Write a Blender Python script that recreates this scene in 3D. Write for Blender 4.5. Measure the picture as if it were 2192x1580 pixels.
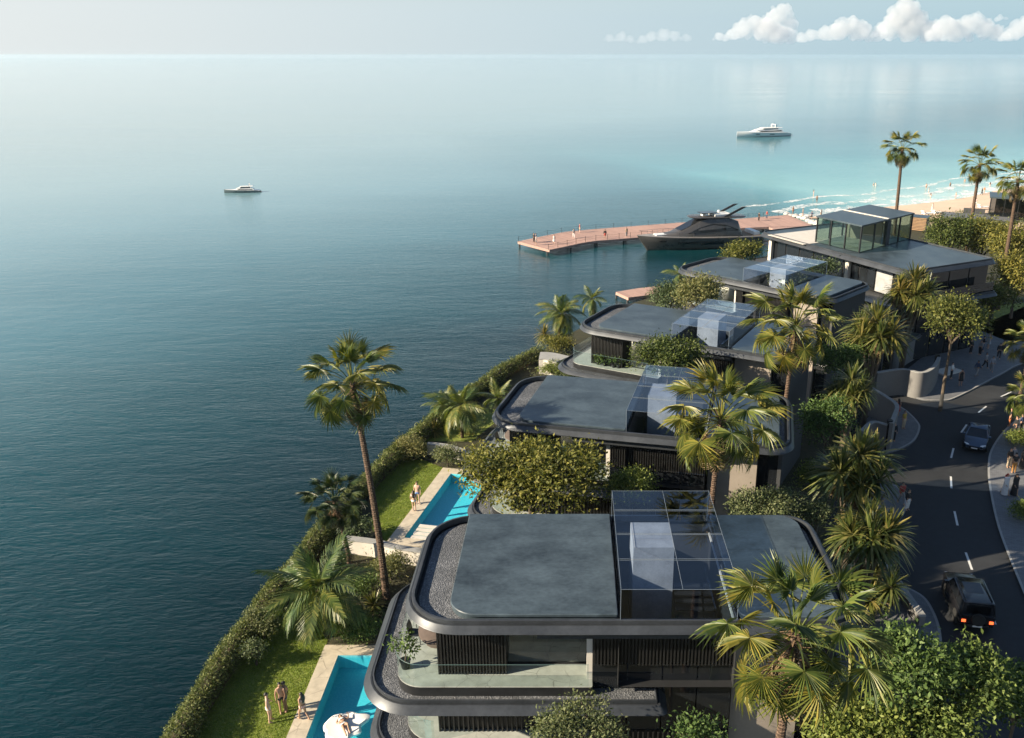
import bpy, bmesh, math, random
import numpy as np
from mathutils import Vector, Matrix, Euler
from mathutils.geometry import tessellate_polygon
R = math.radians
random.seed(7)
for o in list(bpy.data.objects): bpy.data.objects.remove(o)
S = bpy.context.scene
COL = S.collection

# ------------------------------------------------------------------ camera
F_PX, CX, CY, CAM_H = 1850.0, 1225.0, 790.0, 31.0
PITCH = math.atan((CY - 118) / F_PX)
cam_data = bpy.data.cameras.new('camera')
cam = bpy.data.objects.new('camera', cam_data); COL.objects.link(cam)
cam.location = (0, 0, CAM_H)
cam.rotation_euler = (math.pi / 2 - PITCH, 0, 0)
cam_data.sensor_width = 36
cam_data.lens = 36 * F_PX / 2192
cam_data.shift_x = (1096 - CX) / 2192
cam_data.clip_start = 0.5
cam_data.clip_end = 60000
S.camera = cam
S.render.resolution_x, S.render.resolution_y = 1024, 738

# ------------------------------------------------------------------ sky, sun, exposure
SUN_EL, SUN_AZ = R(26.0), R(17.6)          # light travels towards (+cos az, +sin az)
W = bpy.data.worlds.new('World'); S.world = W; W.use_nodes = True
nt = W.node_tree; nt.nodes.clear()
wo = nt.nodes.new('ShaderNodeOutputWorld'); bg = nt.nodes.new('ShaderNodeBackground')
sky = nt.nodes.new('ShaderNodeTexSky'); sky.sky_type = 'NISHITA'; sky.sun_disc = False
sky.sun_elevation = SUN_EL
to_sun = Vector((-math.cos(SUN_AZ) * math.cos(SUN_EL), -math.sin(SUN_AZ) * math.cos(SUN_EL), math.sin(SUN_EL)))
sky.sun_rotation = math.atan2(to_sun.x, to_sun.y) % (2 * math.pi)
sky.altitude = 0; sky.air_density = 1.0; sky.dust_density = 0.4; sky.ozone_density = 2.0
bg.inputs['Strength'].default_value = 0.060
# thin white sea haze in the sky: thickest low down and towards the sun, clear overhead
def wn(t, **kw):
    n = nt.nodes.new('ShaderNode' + t)
    for k, v in kw.items(): setattr(n, k, v)
    return n
def wm(op, a, b):
    n = wn('Math', operation=op); n.use_clamp = False
    for s, x in zip(n.inputs, (a, b)):
        if isinstance(x, (int, float)): s.default_value = x
        else: nt.links.new(x, s)
    return n.outputs[0]
tcw = wn('TexCoord'); dotz = wn('VectorMath', operation='DOT_PRODUCT'); dotz.inputs[1].default_value = (0, 0, 1); nt.links.new(tcw.outputs['Generated'], dotz.inputs[0])
dots = wn('VectorMath', operation='DOT_PRODUCT'); dots.inputs[1].default_value = to_sun; nt.links.new(tcw.outputs['Generated'], dots.inputs[0])
el_ = wm('MAXIMUM', dotz.outputs['Value'], 0.0)
low = wm('POWER', wm('SUBTRACT', 1.0, el_), 5.0)
tow = wm('ADD', 1.2, wm('MULTIPLY', dots.outputs['Value'], 0.12))
vf = wm('MINIMUM', wm('MULTIPLY', low, tow), 0.96)
side_ = wm('MINIMUM', wm('MAXIMUM', wm('ADD', 0.62, wm('MULTIPLY', dots.outputs['Value'], 0.75)), 0.0), 1.0)
tint = wn('MixRGB'); tint.inputs[1].default_value = (2.5, 4.1, 5.0, 1); tint.inputs[2].default_value = (6.75, 6.8, 6.65, 1); nt.links.new(side_, tint.inputs[0])
mixw = wn('MixRGB'); nt.links.new(tint.outputs[0], mixw.inputs[2])
nt.links.new(vf, mixw.inputs[0]); nt.links.new(sky.outputs[0], mixw.inputs[1])
nt.links.new(mixw.outputs[0], bg.inputs[0]); nt.links.new(bg.outputs[0], wo.inputs[0])
sl = bpy.data.lights.new('sun', 'SUN'); sl.energy = 5.0; sl.angle = R(0.55); sl.color = (1.0, 0.86, 0.65)
so = bpy.data.objects.new('sun', sl); COL.objects.link(so)
so.rotation_euler = (-to_sun).to_track_quat('-Z', 'Y').to_euler(); so.location = (-60, -20, 60)
S.view_settings.view_transform = 'Standard'; S.view_settings.look = 'None'
S.view_settings.exposure = 1.17; S.view_settings.gamma = 1.0
S.view_settings.use_curve_mapping = False
S.render.engine = 'CYCLES'
S.cycles.max_bounces = 6; S.cycles.diffuse_bounces = 2; S.cycles.glossy_bounces = 3
S.cycles.transparent_max_bounces = 12; S.cycles.transmission_bounces = 3; S.cycles.volume_bounces = 1
S.cycles.caustics_reflective = False; S.cycles.caustics_refractive = False
S.cycles.sample_clamp_indirect = 6.0
S.cycles.use_denoising = True

# ------------------------------------------------------------------ helpers
SP, CP = math.sin(PITCH), math.cos(PITCH)
def at(u, v, z=0.0):
    """a pixel of the 2192 x 1580 survey picture dropped on the level z -> world x, y, z"""
    a = (u - CX) / F_PX; b = (CY - v) / F_PX
    t = (z - CAM_H) / (-SP + b * CP)
    return Vector((a * t, (CP + b * SP) * t, z))
def at_y(u, v, y):
    a = (u - CX) / F_PX; b = (CY - v) / F_PX
    t = y / (CP + b * SP)
    return Vector((a * t, y, CAM_H + (-SP + b * CP) * t))

def set_props(o, label=None, cat=None, group=None, kind=None):
    if label: o['label'] = label
    if cat: o['category'] = cat
    if group: o['group'] = group
    if kind: o['kind'] = kind
    return o
def thing(name, label, cat, loc=(0, 0, 0), rz=0.0, group=None):
    o = bpy.data.objects.new(name, None); COL.objects.link(o)
    o.empty_display_size = 0.3
    o.location = loc; o.rotation_euler = (0, 0, rz)
    return set_props(o, label, cat, group)
def link(name, me, mat=None, parent=None, loc=None, rot=None, scale=None):
    o = bpy.data.objects.new(name, me); COL.objects.link(o)
    if mat is not None and len(me.materials) == 0: me.materials.append(mat)
    if parent is not None: o.parent = parent
    if loc is not None: o.location = loc
    if rot is not None: o.rotation_euler = rot
    if scale is not None: o.scale = (scale,) * 3 if isinstance(scale, (int, float)) else scale
    return o
def copy_tree(o, parent=None):
    c = o.copy(); COL.objects.link(c)
    if parent is not None: c.parent = parent
    for ch in o.children: copy_tree(ch, c)
    return c

class MB:
    def __init__(s): s.v = []; s.f = []
    def add(s, vs, fs):
        n = len(s.v); s.v += [tuple(v) for v in vs]; s.f += [tuple(i + n for i in f) for f in fs]; return s
    def box(s, x0, x1, y0, y1, z0, z1):
        return s.add([(x0,y0,z0),(x1,y0,z0),(x1,y1,z0),(x0,y1,z0),(x0,y0,z1),(x1,y0,z1),(x1,y1,z1),(x0,y1,z1)],
              [(0,3,2,1),(4,5,6,7),(0,1,5,4),(1,2,6,5),(2,3,7,6),(3,0,4,7)])
    def obox(s, c, ax, ay, az):
        """box about c with half-axis vectors"""
        c, ax, ay, az = map(Vector, (c, ax, ay, az))
        vs = [c + i*ax + j*ay + k*az for k in (-1,1) for (i,j) in ((-1,-1),(1,-1),(1,1),(-1,1))]
        return s.add(vs, [(0,3,2,1),(4,5,6,7),(0,1,5,4),(1,2,6,5),(2,3,7,6),(3,0,4,7)])
    def quad(s, a, b, c, d): return s.add([a,b,c,d], [(0,1,2,3)])
    def poly(s, pts, z):
        return s.add([(p[0], p[1], z) for p in pts], [tuple(range(len(pts)))])
    def prism(s, pts, z0, z1, bottom=True):
        n = len(pts)
        fs = [(i, (i+1)%n, n+(i+1)%n, n+i) for i in range(n)] + [tuple(range(n, 2*n))]
        if bottom: fs.append(tuple(range(n-1, -1, -1)))
        return s.add([(p[0],p[1],z0) for p in pts] + [(p[0],p[1],z1) for p in pts], fs)
    def stack(s, rings, cap0=False, cap1=False):
        n = len(rings[0]); vs = []; fs = []
        for r in rings: vs += list(r)
        for k in range(len(rings)-1):
            for i in range(n):
                j = (i+1) % n
                fs.append((k*n+i, k*n+j, (k+1)*n+j, (k+1)*n+i))
        if cap0: fs.append(tuple(range(n-1,-1,-1)))
        if cap1: fs.append(tuple((len(rings)-1)*n+i for i in range(n)))
        return s.add(vs, fs)
    def tube(s, pts, rad, n=8, cap=True):
        pts = [Vector(p) for p in pts]
        if isinstance(rad, (int, float)): rad = [rad]*len(pts)
        rings = []; up = Vector((0,0,1))
        for i, p in enumerate(pts):
            t = (pts[min(i+1,len(pts)-1)] - pts[max(i-1,0)]).normalized()
            a = t.cross(up)
            if a.length < 1e-3: a = t.cross(Vector((0,1,0)))
            a.normalize(); b = a.cross(t)
            # a x b = -t ordering gives outward normals
            rings.append([p + rad[i]*(math.cos(2*math.pi*k/n)*a + math.sin(-2*math.pi*k/n)*b*-1) for k in range(n)])
        return s.stack([[tuple(q) for q in r][::-1] for r in rings], cap, cap) if False else s.stack(rings, cap, cap)
    def lathe(s, prof, n=16, axis='z', c=(0,0,0)):
        rings = []
        for r, h in prof:
            ring = []
            for k in range(n):
                a = 2*math.pi*k/n
                if axis == 'z': q = (c[0]+r*math.cos(a), c[1]+r*math.sin(a), c[2]+h)
                elif axis == 'y': q = (c[0]+r*math.sin(a), c[1]+h, c[2]+r*math.cos(a))
                else: q = (c[0]+h, c[1]+r*math.cos(a), c[2]+r*math.sin(a))
                ring.append(q)
            rings.append(ring)
        return s.stack(rings, True, True)
    def mesh(s, name, smooth=False, fix=True, angle=None):
        me = bpy.data.meshes.new(name); me.from_pydata(s.v, [], s.f)
        if fix:
            bm = bmesh.new(); bm.from_mesh(me); bmesh.ops.recalc_face_normals(bm, faces=bm.faces[:]); bm.to_mesh(me); bm.free()
        if smooth:
            for p in me.polygons: p.use_smooth = True
            if angle: me.set_sharp_from_angle(angle=R(angle))
        me.update()
        return me
    def build(s, name, mat, parent=None, smooth=False, fix=True, angle=35, **kw):
        return link(name, s.mesh(name, smooth, fix, angle), mat, parent, **kw)

def np_mesh(name, verts, faces, smooth=False):
    """verts (n,3), faces (m,k) all the same size"""
    me = bpy.data.meshes.new(name)
    verts = np.asarray(verts, np.float32); faces = np.asarray(faces, np.int32)
    m, k = faces.shape
    me.vertices.add(len(verts)); me.vertices.foreach_set('co', verts.ravel())
    me.loops.add(m*k); me.loops.foreach_set('vertex_index', faces.ravel())
    me.polygons.add(m); me.polygons.foreach_set('loop_start', np.arange(0, m*k, k, dtype=np.int32))
    me.polygons.foreach_set('loop_total', np.full(m, k, np.int32))
    if smooth: me.polygons.foreach_set('use_smooth', np.ones(m, bool))
    me.update(calc_edges=True); me.validate()
    return me

def rrect(x0, x1, y0, y1, r, n=9, off=0.0):
    """rounded rectangle; r = radii front-left, front-right, back-right, back-left; ccw"""
    x0 += off; x1 -= off; y0 += off; y1 -= off
    if isinstance(r, (int, float)): r = [r]*4
    r = [max(q - off, 0.02) for q in r]
    cs = [(x0+r[0], y0+r[0], 180), (x1-r[1], y0+r[1], 270), (x1-r[2], y1-r[2], 0), (x0+r[3], y1-r[3], 90)]
    out = []
    for (cx, cy, a0), q in zip(cs, r):
        for k in range(n):
            a = R(a0 + 90*k/(n-1)); out.append((cx+q*math.cos(a), cy+q*math.sin(a)))
    return out
def ringz(o, z): return [(p[0], p[1], z) for p in o]
def smooth_line(pts, sub=6, closed=False):
    pts = [Vector(p) for p in pts]; n = len(pts); out = []
    for i in range(n if closed else n-1):
        p0 = pts[(i-1) % n] if closed else pts[max(i-1,0)]
        p1 = pts[i]; p2 = pts[(i+1) % n]; p3 = pts[(i+2) % n] if closed else pts[min(i+2,n-1)]
        for k in range(sub):
            t = k/sub
            out.append(0.5*((2*p1)+(-p0+p2)*t+(2*p0-5*p1+4*p2-p3)*t*t+(-p0+3*p1-3*p2+p3)*t**3))
    if not closed: out.append(pts[-1])
    return out

# ------------------------------------------------------------------ materials
MATS = {}
class Nt:
    def __init__(s, name):
        s.m = bpy.data.materials.new(name); s.m.use_nodes = True; s.t = s.m.node_tree
        s.t.nodes.clear(); s.out = s.t.nodes.new('ShaderNodeOutputMaterial')
    def n(s, typ, **kw):
        nd = s.t.nodes.new('ShaderNode' + typ)
        for k, v in kw.items():
            if hasattr(nd, k): setattr(nd, k, v)
            else: nd.inputs[k].default_value = v
        return nd
    def l(s, a, b): s.t.links.new(a, b)
    def coords(s, scale=(1,1,1), rot=(0,0,0), kind='Object'):
        tc = s.n('TexCoord'); mp = s.n('Mapping')
        mp.inputs['Scale'].default_value = scale; mp.inputs['Rotation'].default_value = rot
        s.l(tc.outputs[kind], mp.inputs['Vector']); return mp.outputs[0]
    def noise(s, vec, scale, detail=4, rough=0.55):
        nd = s.n('TexNoise'); nd.inputs['Scale'].default_value = scale; nd.inputs['Detail'].default_value = detail
        nd.inputs['Roughness'].default_value = rough
        if vec is not None: s.l(vec, nd.inputs['Vector'])
        return nd.outputs['Fac']
    def ramp(s, fac, stops):
        nd = s.n('ValToRGB'); e = nd.color_ramp.elements
        while len(e) < len(stops): e.new(0.5)
        for el, (p, c) in zip(e, stops):
            el.position = p; el.color = (*c, 1) if len(c) == 3 else c
        s.l(fac, nd.inputs[0]); return nd.outputs[0]
    def mix(s, fac, a, b, mode='MIX'):
        nd = s.n('MixRGB'); nd.blend_type = mode
        for sock, val in ((nd.inputs[0], fac), (nd.inputs[1], a), (nd.inputs[2], b)):
            if isinstance(val, (int, float)): sock.default_value = val
            elif isinstance(val, tuple): sock.default_value = (*val, 1) if len(val) == 3 else val
            else: s.l(val, sock)
        return nd.outputs[0]
    def math(s, op, a, b=0.0):
        nd = s.n('Math'); nd.operation = op
        for sock, val in ((nd.inputs[0], a), (nd.inputs[1], b)):
            if isinstance(val, (int, float)): sock.default_value = val
            else: s.l(val, sock)
        return nd.outputs[0]
    def bump(s, h, strength=0.3, dist=0.02):
        nd = s.n('Bump'); nd.inputs['Strength'].default_value = strength; nd.inputs['Distance'].default_value = dist
        s.l(h, nd.inputs['Height']); return nd.outputs[0]
    def pbr(s, col, rough=0.5, metal=0.0, bump=None, spec=None, **kw):
        b = s.n('BsdfPrincipled')
        for sock, val in ((b.inputs['Base Color'], col), (b.inputs['Roughness'], rough), (b.inputs['Metallic'], metal)):
            if isinstance(val, (int, float)): sock.default_value = val
            elif isinstance(val, tuple): sock.default_value = (*val, 1)
            else: s.l(val, sock)
        if spec is not None: b.inputs['Specular IOR Level'].default_value = spec
        if bump is not None: s.l(bump, b.inputs['Normal'])
        for k, v in kw.items(): b.inputs[k].default_value = v
        return b
    def done(s, shader):
        s.l(shader.outputs[0] if hasattr(shader, 'outputs') else shader, s.out.inputs[0]); return s.m

def mottled(name, c, var=0.3, scale=1.5, rough=0.5, metal=0.0, bump=0.15, bscale=None, bdist=0.01, spec=None, stretch=(1,1,1)):
    t = Nt(name); v = t.coords(stretch)
    a = t.noise(v, scale, 6, 0.6); b = t.noise(v, scale*9, 4)
    f = t.math('ADD', t.math('MULTIPLY', a, 0.7), t.math('MULTIPLY', b, 0.3))
    lo = tuple(x*(1-var) for x in c); hi = tuple(min(x*(1+var), 1) for x in c)
    col = t.ramp(f, [(0.32, lo), (0.68, hi)])
    rg = t.math('ADD', t.math('MULTIPLY', a, 0.25), rough-0.12)
    bp = t.bump(t.noise(v, bscale or scale*25, 3), bump, bdist) if bump else None
    return t.done(t.pbr(col, rg, metal, bp, spec))

M = MATS
M['roof'] = mottled('roof_concrete', (0.050,0.069,0.083), 0.6, 0.5, 0.36, bump=0.06, stretch=(1,1.6,1))
M['roof_far'] = M['roof']
M['metal'] = mottled('brushed_fascia_metal', (0.047,0.053,0.062), 0.35, 0.8, 0.42, 0.3, bump=0.03, stretch=(1,1,1))
M['dark_metal'] = mottled('dark_metal', (0.035,0.037,0.04), 0.25, 2, 0.4, 0.5, bump=0.02)
M['slat'] = mottled('black_slat', (0.02,0.02,0.02), 0.3, 3, 0.42, 0.1, bump=0.02)
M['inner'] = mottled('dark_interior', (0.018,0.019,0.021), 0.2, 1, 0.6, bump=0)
M['concrete'] = mottled('board_concrete', (0.34,0.345,0.35), 0.25, 1.2, 0.7, bump=0.25)
M['beige'] = mottled('beige_plaster', (0.29,0.25,0.21), 0.12, 0.7, 0.8, bump=0.12)
M['pale'] = mottled('pale_stone', (0.62,0.58,0.52), 0.12, 1.2, 0.6, bump=0.08)
M['wall_dark'] = mottled('grey_render', (0.05,0.052,0.055), 0.2, 0.6, 0.75, bump=0.15)
M['gatewall'] = mottled('smooth_grey_wall', (0.17,0.165,0.16), 0.12, 0.5, 0.7, bump=0.1)
M['asphalt'] = mottled('asphalt', (0.021,0.023,0.026), 0.4, 0.25, 0.8, bump=0.35, bscale=60)
M['kerb'] = mottled('kerb_stone', (0.3,0.3,0.29), 0.15, 2, 0.75, bump=0.15)
M['white_paint'] = mottled('road_paint', (0.62,0.62,0.6), 0.15, 6, 0.6, bump=0.05)
M['soil'] = mottled('soil', (0.06,0.045,0.03), 0.4, 1.5, 0.95, bump=0.5, bscale=8, bdist=0.05)
M['white'] = mottled('white_gelcoat', (0.78,0.78,0.76), 0.05, 1, 0.3, bump=0)
M['yacht_dark'] = mottled('gunmetal_gelcoat', (0.105,0.10,0.098), 0.1, 0.3, 0.28, 0.35, bump=0)
M['yacht_black'] = mottled('black_gloss', (0.012,0.013,0.015), 0.1, 1, 0.12, bump=0)
M['teak'] = mottled('teak', (0.32,0.2,0.11), 0.25, 3, 0.7, bump=0.1, stretch=(1,8,1))
M['tyre'] = mottled('tyre_rubber', (0.018,0.018,0.018), 0.2, 4, 0.85, bump=0.1)
M['rim'] = mottled('alloy_rim', (0.35,0.35,0.36), 0.1, 4, 0.3, 0.9, bump=0)
M['sand'] = mottled('beach_sand', (0.62,0.46,0.34), 0.14, 0.12, 0.9, bump=0.3, bscale=3, bdist=0.03)
def foam_mat():
    t = Nt('sea_foam'); v = t.coords((1,1,1))
    d = t.noise(v, 0.35, 6, 0.7); e = t.noise(v, 1.7, 4, 0.6)
    a = t.ramp(t.math('ADD', t.math('MULTIPLY', d, 0.65), t.math('MULTIPLY', e, 0.35)), [(0.44,(0,0,0)),(0.56,(0.85,0.85,0.85))])
    p = t.pbr((0.8,0.83,0.83), 0.9); tp = t.n('BsdfTransparent'); ms = t.n('MixShader')
    t.l(a, ms.inputs[0]); t.l(tp.outputs[0], ms.inputs[1]); t.l(p.outputs[0], ms.inputs[2]); return t.done(ms)
M['foam'] = foam_mat()
def palm_bark():
    t = Nt('palm_bark'); v = t.coords()
    wv = t.n('TexWave'); wv.wave_type = 'BANDS'; wv.bands_direction = 'Z'; wv.inputs['Scale'].default_value = 2.6; wv.inputs['Distortion'].default_value = 5.0; wv.inputs['Detail'].default_value = 3; wv.inputs['Detail Scale'].default_value = 2.5
    t.l(v, wv.inputs['Vector'])
    a = t.ramp(wv.outputs['Fac'], [(0.0,(0.075,0.046,0.031)),(0.45,(0.12,0.077,0.05)),(0.85,(0.17,0.118,0.083))])
    col = t.mix(0.7, a, t.ramp(t.noise(v, 7, 5), [(0.3,(0.5,0.47,0.45)),(0.7,(1.25,1.2,1.15))]), 'MULTIPLY')
    return t.done(t.pbr(col, 0.9, 0, t.bump(wv.outputs['Fac'], 0.8, 0.05)))
M['trunk'] = palm_bark()
M['bark'] = mottled('tree_bark', (0.11,0.085,0.06), 0.4, 3, 0.9, bump=0.6, bscale=14, bdist=0.02, stretch=(1,1,.4))
M['brown_fabric'] = mottled('brown_fabric', (0.13,0.10,0.085), 0.15, 5, 0.8, bump=0.1)
M['float'] = mottled('white_vinyl', (0.85,0.83,0.79), 0.05, 2, 0.4, bump=0)
M['fibre'] = mottled('palm_fibre', (0.16,0.10,0.055), 0.5, 5, 0.95, bump=0.8, bscale=30, bdist=0.03)
M['rock'] = mottled('pale_rock', (0.5,0.48,0.45), 0.25, 1.4, 0.85, bump=0.5, bscale=6, bdist=0.05)

def gravel_mat():
    t = Nt('roof_gravel'); v = t.coords()
    vo = t.n('TexVoronoi'); vo.inputs['Scale'].default_value = 19; t.l(v, vo.inputs['Vector'])
    col = t.ramp(vo.outputs['Color'], [(0.1,(0.06,0.065,0.072)),(0.55,(0.12,0.126,0.137)),(0.95,(0.26,0.265,0.28))])
    col = t.mix(t.ramp(t.noise(v, 0.9, 3), [(0.4,(0,0,0)),(0.6,(1,1,1))]), col, t.mix(0.35, col, (0.05,0.055,0.06)))
    return t.done(t.pbr(col, 0.7, 0, t.bump(vo.outputs['Distance'], 0.7, 0.05)))
M['gravel'] = gravel_mat()
def veined(name, base, vein, scale=0.9, rough=0.45, w=0.02):
    t = Nt(name); v = t.coords()
    d = t.n('TexNoise'); d.inputs['Scale'].default_value = 1.5; d.inputs['Detail'].default_value = 4; t.l(v, d.inputs['Vector'])
    vv = t.mix(0.25, v, d.outputs['Color'])
    vo = t.n('TexVoronoi'); vo.feature = 'DISTANCE_TO_EDGE'; vo.inputs['Scale'].default_value = scale; t.l(vv, vo.inputs['Vector'])
    crack = t.ramp(vo.outputs['Distance'], [(0.0,(1,1,1)),(w,(0,0,0))])
    keep = t.ramp(t.noise(v, 0.8, 3), [(0.42,(0,0,0)),(0.62,(1,1,1))])
    mot = t.ramp(t.noise(v, 2.2, 5), [(0.3, tuple(x*.82 for x in base)), (0.7, tuple(min(1,x*1.12) for x in base))])
    fac = t.math('MULTIPLY', crack, keep)
    col = t.mix(fac, mot, vein)
    return t.done(t.pbr(col, rough, 0, t.bump(t.noise(v, 40, 2), 0.05, 0.01)))
M['marble'] = veined('terrace_marble', (0.40,0.415,0.385), (0.16,0.16,0.15), 1.3, 0.35)
M['deck'] = veined('pool_deck_stone', (0.52,0.46,0.36), (0.28,0.24,0.19), 1.1, 0.6, 0.03)
def paving_mat():
    t = Nt('street_paving'); v = t.coords((1,1,1),(0,0,R(24)))
    b = t.n('TexBrick'); b.inputs['Scale'].default_value = 1.6; b.inputs['Mortar Size'].default_value = 0.012
    b.inputs['Color1'].default_value = (0.135,0.14,0.148,1); b.inputs['Color2'].default_value = (0.175,0.18,0.19,1)
    b.inputs['Mortar'].default_value = (0.09,0.09,0.095,1); t.l(v, b.inputs['Vector'])
    col = t.mix(0.6, b.outputs['Color'], t.ramp(t.noise(v, 0.6, 5), [(0.3,(0.75,0.75,0.75)),(0.7,(1.1,1.1,1.1))]), 'MULTIPLY')
    return t.done(t.pbr(col, 0.65, 0, t.bump(b.outputs['Fac'], -0.3, 0.01)))
M['paving'] = paving_mat()
def grass_mat(name='lawn', a=(0.13,0.17,0.028), b=(0.23,0.28,0.045), c=(0.33,0.28,0.10)):
    t = Nt(name); v = t.coords()
    f = t.noise(v, 1.3, 6, 0.65); g = t.noise(v, 14, 3)
    col = t.ramp(f, [(0.3,a),(0.55,b),(0.75,c)])
    col = t.mix(0.7, col, t.ramp(g, [(0.3,(0.55,0.55,0.5)),(0.7,(1.2,1.2,1.2))]), 'MULTIPLY')
    return t.done(t.pbr(col, 0.9, 0, t.bump(g, 0.8, 0.08)))
M['lawn'] = grass_mat()
M['ground'] = grass_mat('garden_ground', (0.03,0.028,0.014), (0.045,0.045,0.018), (0.07,0.055,0.03))
def jetty_mat():
    t = Nt('pink_decking'); v = t.coords()
    oi = t.n('ObjectInfo')
    wv = t.noise(t.coords((1,6,1)), 1.2, 4)
    col = t.ramp(wv, [(0.3,(0.34,0.215,0.18)),(0.7,(0.47,0.305,0.255))])
    col = t.mix(0.5, col, t.ramp(oi.outputs['Random'], [(0,(0.78,0.78,0.78)),(1,(1.1,1.08,1.05))]), 'MULTIPLY')
    return t.done(t.pbr(col, 0.75))
M['jetty'] = jetty_mat()
def leaf_mat(name, a, b, c, trans=0.3, rough=0.42, spec=0.5):
    """a dark, b mid, c light/yellow tint, varied per leaf"""
    t = Nt(name)
    g = t.n('NewGeometry'); oi = t.n('ObjectInfo')
    f = t.math('ADD', t.math('MULTIPLY', g.outputs['Random Per Island'], 0.75), t.math('MULTIPLY', oi.outputs['Random'], 0.25))
    col = t.ramp(f, [(0.05,a),(0.5,b),(0.95,c)])
    col = t.mix(oi.outputs['Random'], t.mix(1.0, col, (0.86,1.0,1.12), 'MULTIPLY'), t.mix(1.0, col, (1.14,1.02,0.84), 'MULTIPLY'))
    p = t.pbr(col, rough, spec=spec)
    tr = t.n('BsdfTranslucent'); t.l(t.mix(1.0, col, (1.3,1.35,0.6), 'MULTIPLY'), tr.inputs[0])
    ms = t.n('MixShader'); ms.inputs[0].default_value = trans
    t.l(p.outputs[0], ms.inputs[1]); t.l(tr.outputs[0], ms.inputs[2])
    return t.done(ms)
M['fan'] = leaf_mat('fan_palm_leaf', (0.05, 0.08, 0.018), (0.14, 0.16, 0.032), (0.3, 0.26, 0.06), 0.3)
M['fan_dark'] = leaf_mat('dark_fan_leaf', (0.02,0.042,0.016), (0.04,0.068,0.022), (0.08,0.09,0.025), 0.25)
M['fan_dead'] = leaf_mat('dry_fan_leaf', (0.13,0.085,0.045), (0.24,0.17,0.09), (0.36,0.29,0.18), 0.2, 0.7, 0.2)
M['feather'] = leaf_mat('coconut_leaf', (0.04, 0.07, 0.02), (0.1, 0.14, 0.035), (0.25, 0.24, 0.07), 0.3)
M['rosette'] = leaf_mat('strap_leaf', (0.028, 0.05, 0.014), (0.115, 0.13, 0.03), (0.30, 0.25, 0.09), 0.25)
M['broad'] = leaf_mat('broad_leaf', (0.026, 0.042, 0.012), (0.105, 0.122, 0.026), (0.26, 0.25, 0.07), 0.28, 0.58, 0.3)
M['broad_green'] = leaf_mat('green_leaf', (0.028, 0.05, 0.014), (0.105, 0.155, 0.036), (0.23, 0.28, 0.08), 0.28, 0.58, 0.3)
M['shrub'] = leaf_mat('shrub_leaf', (0.03, 0.045, 0.018), (0.12, 0.145, 0.06), (0.26, 0.26, 0.13), 0.25, 0.58, 0.3)
M['hedge'] = leaf_mat('hedge_leaf', (0.026, 0.045, 0.015), (0.095, 0.13, 0.04), (0.20, 0.22, 0.085), 0.25, 0.58, 0.3)
M['grass_blade'] = leaf_mat('grass_blade', (0.16,0.21,0.03), (0.28,0.33,0.05), (0.40,0.36,0.11), 0.35, 0.6, 0.3)

def thin_ior(t, fr, ior):
    g = t.n('NewGeometry'); m = t.n('Mix'); m.inputs['A'].default_value = ior; m.inputs['B'].default_value = 1/ior
    t.l(g.outputs['Backfacing'], m.inputs['Factor']); t.l(m.outputs[0], fr.inputs['IOR'])
def glass_mat(name, tint=(0.8,0.9,0.9), ior=1.5, tr=1.0, boost=1.0):
    t = Nt(name)
    fr = t.n('Fresnel'); thin_ior(t, fr, ior)
    tp = t.n('BsdfTransparent'); tp.inputs[0].default_value = (*tint, 1)
    gl = t.n('BsdfGlossy'); gl.inputs['Roughness'].default_value = 0.02; gl.inputs[0].default_value = (0.95,0.97,1,1)
    ms = t.n('MixShader'); t.l(t.math('MINIMUM', t.math('MULTIPLY', fr.outputs[0], boost), 1.0), ms.inputs[0])
    t.l(tp.outputs[0], ms.inputs[1]); t.l(gl.outputs[0], ms.inputs[2])
    return t.done(ms)
M['glass'] = glass_mat('clear_glass', (0.86,0.93,0.92), 1.5, boost=1.2)
M['glass_roof'] = glass_mat('tinted_roof_glass', (0.72,0.80,0.92), 1.7, boost=1.2)
M['glass_green'] = glass_mat('green_tinted_glass', (0.50,0.62,0.58), 1.6, boost=1.2)
M['glass_dark'] = glass_mat('smoked_glass', (0.25,0.28,0.3), 1.6, boost=1.2)
M['window'] = mottled('dark_window', (0.012,0.014,0.017), 0.2, 1, 0.06, bump=0, spec=0.8)
def water_top(name, tint):
    t = Nt(name); v = t.coords()
    fr = t.n('Fresnel'); thin_ior(t, fr, 1.33)
    tp = t.n('BsdfTransparent'); tp.inputs[0].default_value = (*tint, 1)
    gl = t.n('BsdfGlossy'); gl.inputs['Roughness'].default_value = 0.03
    bp = t.bump(t.noise(v, 3.5, 3), 0.25, 0.05); t.l(bp, gl.inputs['Normal']); t.l(bp, fr.inputs['Normal'])
    ms = t.n('MixShader'); t.l(fr.outputs[0], ms.inputs[0]); t.l(tp.outputs[0], ms.inputs[1]); t.l(gl.outputs[0], ms.inputs[2])
    return t.done(ms)
M['pool_water'] = water_top('pool_water', (0.62,0.92,0.97))
def pool_tile():
    t = Nt('pool_mosaic'); v = t.coords()
    b = t.n('TexBrick'); b.offset = 0; b.inputs['Scale'].default_value = 6; b.inputs['Mortar Size'].default_value = 0.012
    b.inputs['Brick Width'].default_value = 0.5; b.inputs['Row Height'].default_value = 0.5
    b.inputs['Color1'].default_value = (0.12,0.60,0.70,1); b.inputs['Color2'].default_value = (0.17,0.68,0.76,1); b.inputs['Mortar'].default_value = (0.2,0.55,0.62,1)
    t.l(v, b.inputs['Vector'])
    return t.done(t.pbr(b.outputs['Color'], 0.4))
M['pool_tile'] = pool_tile()
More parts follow.
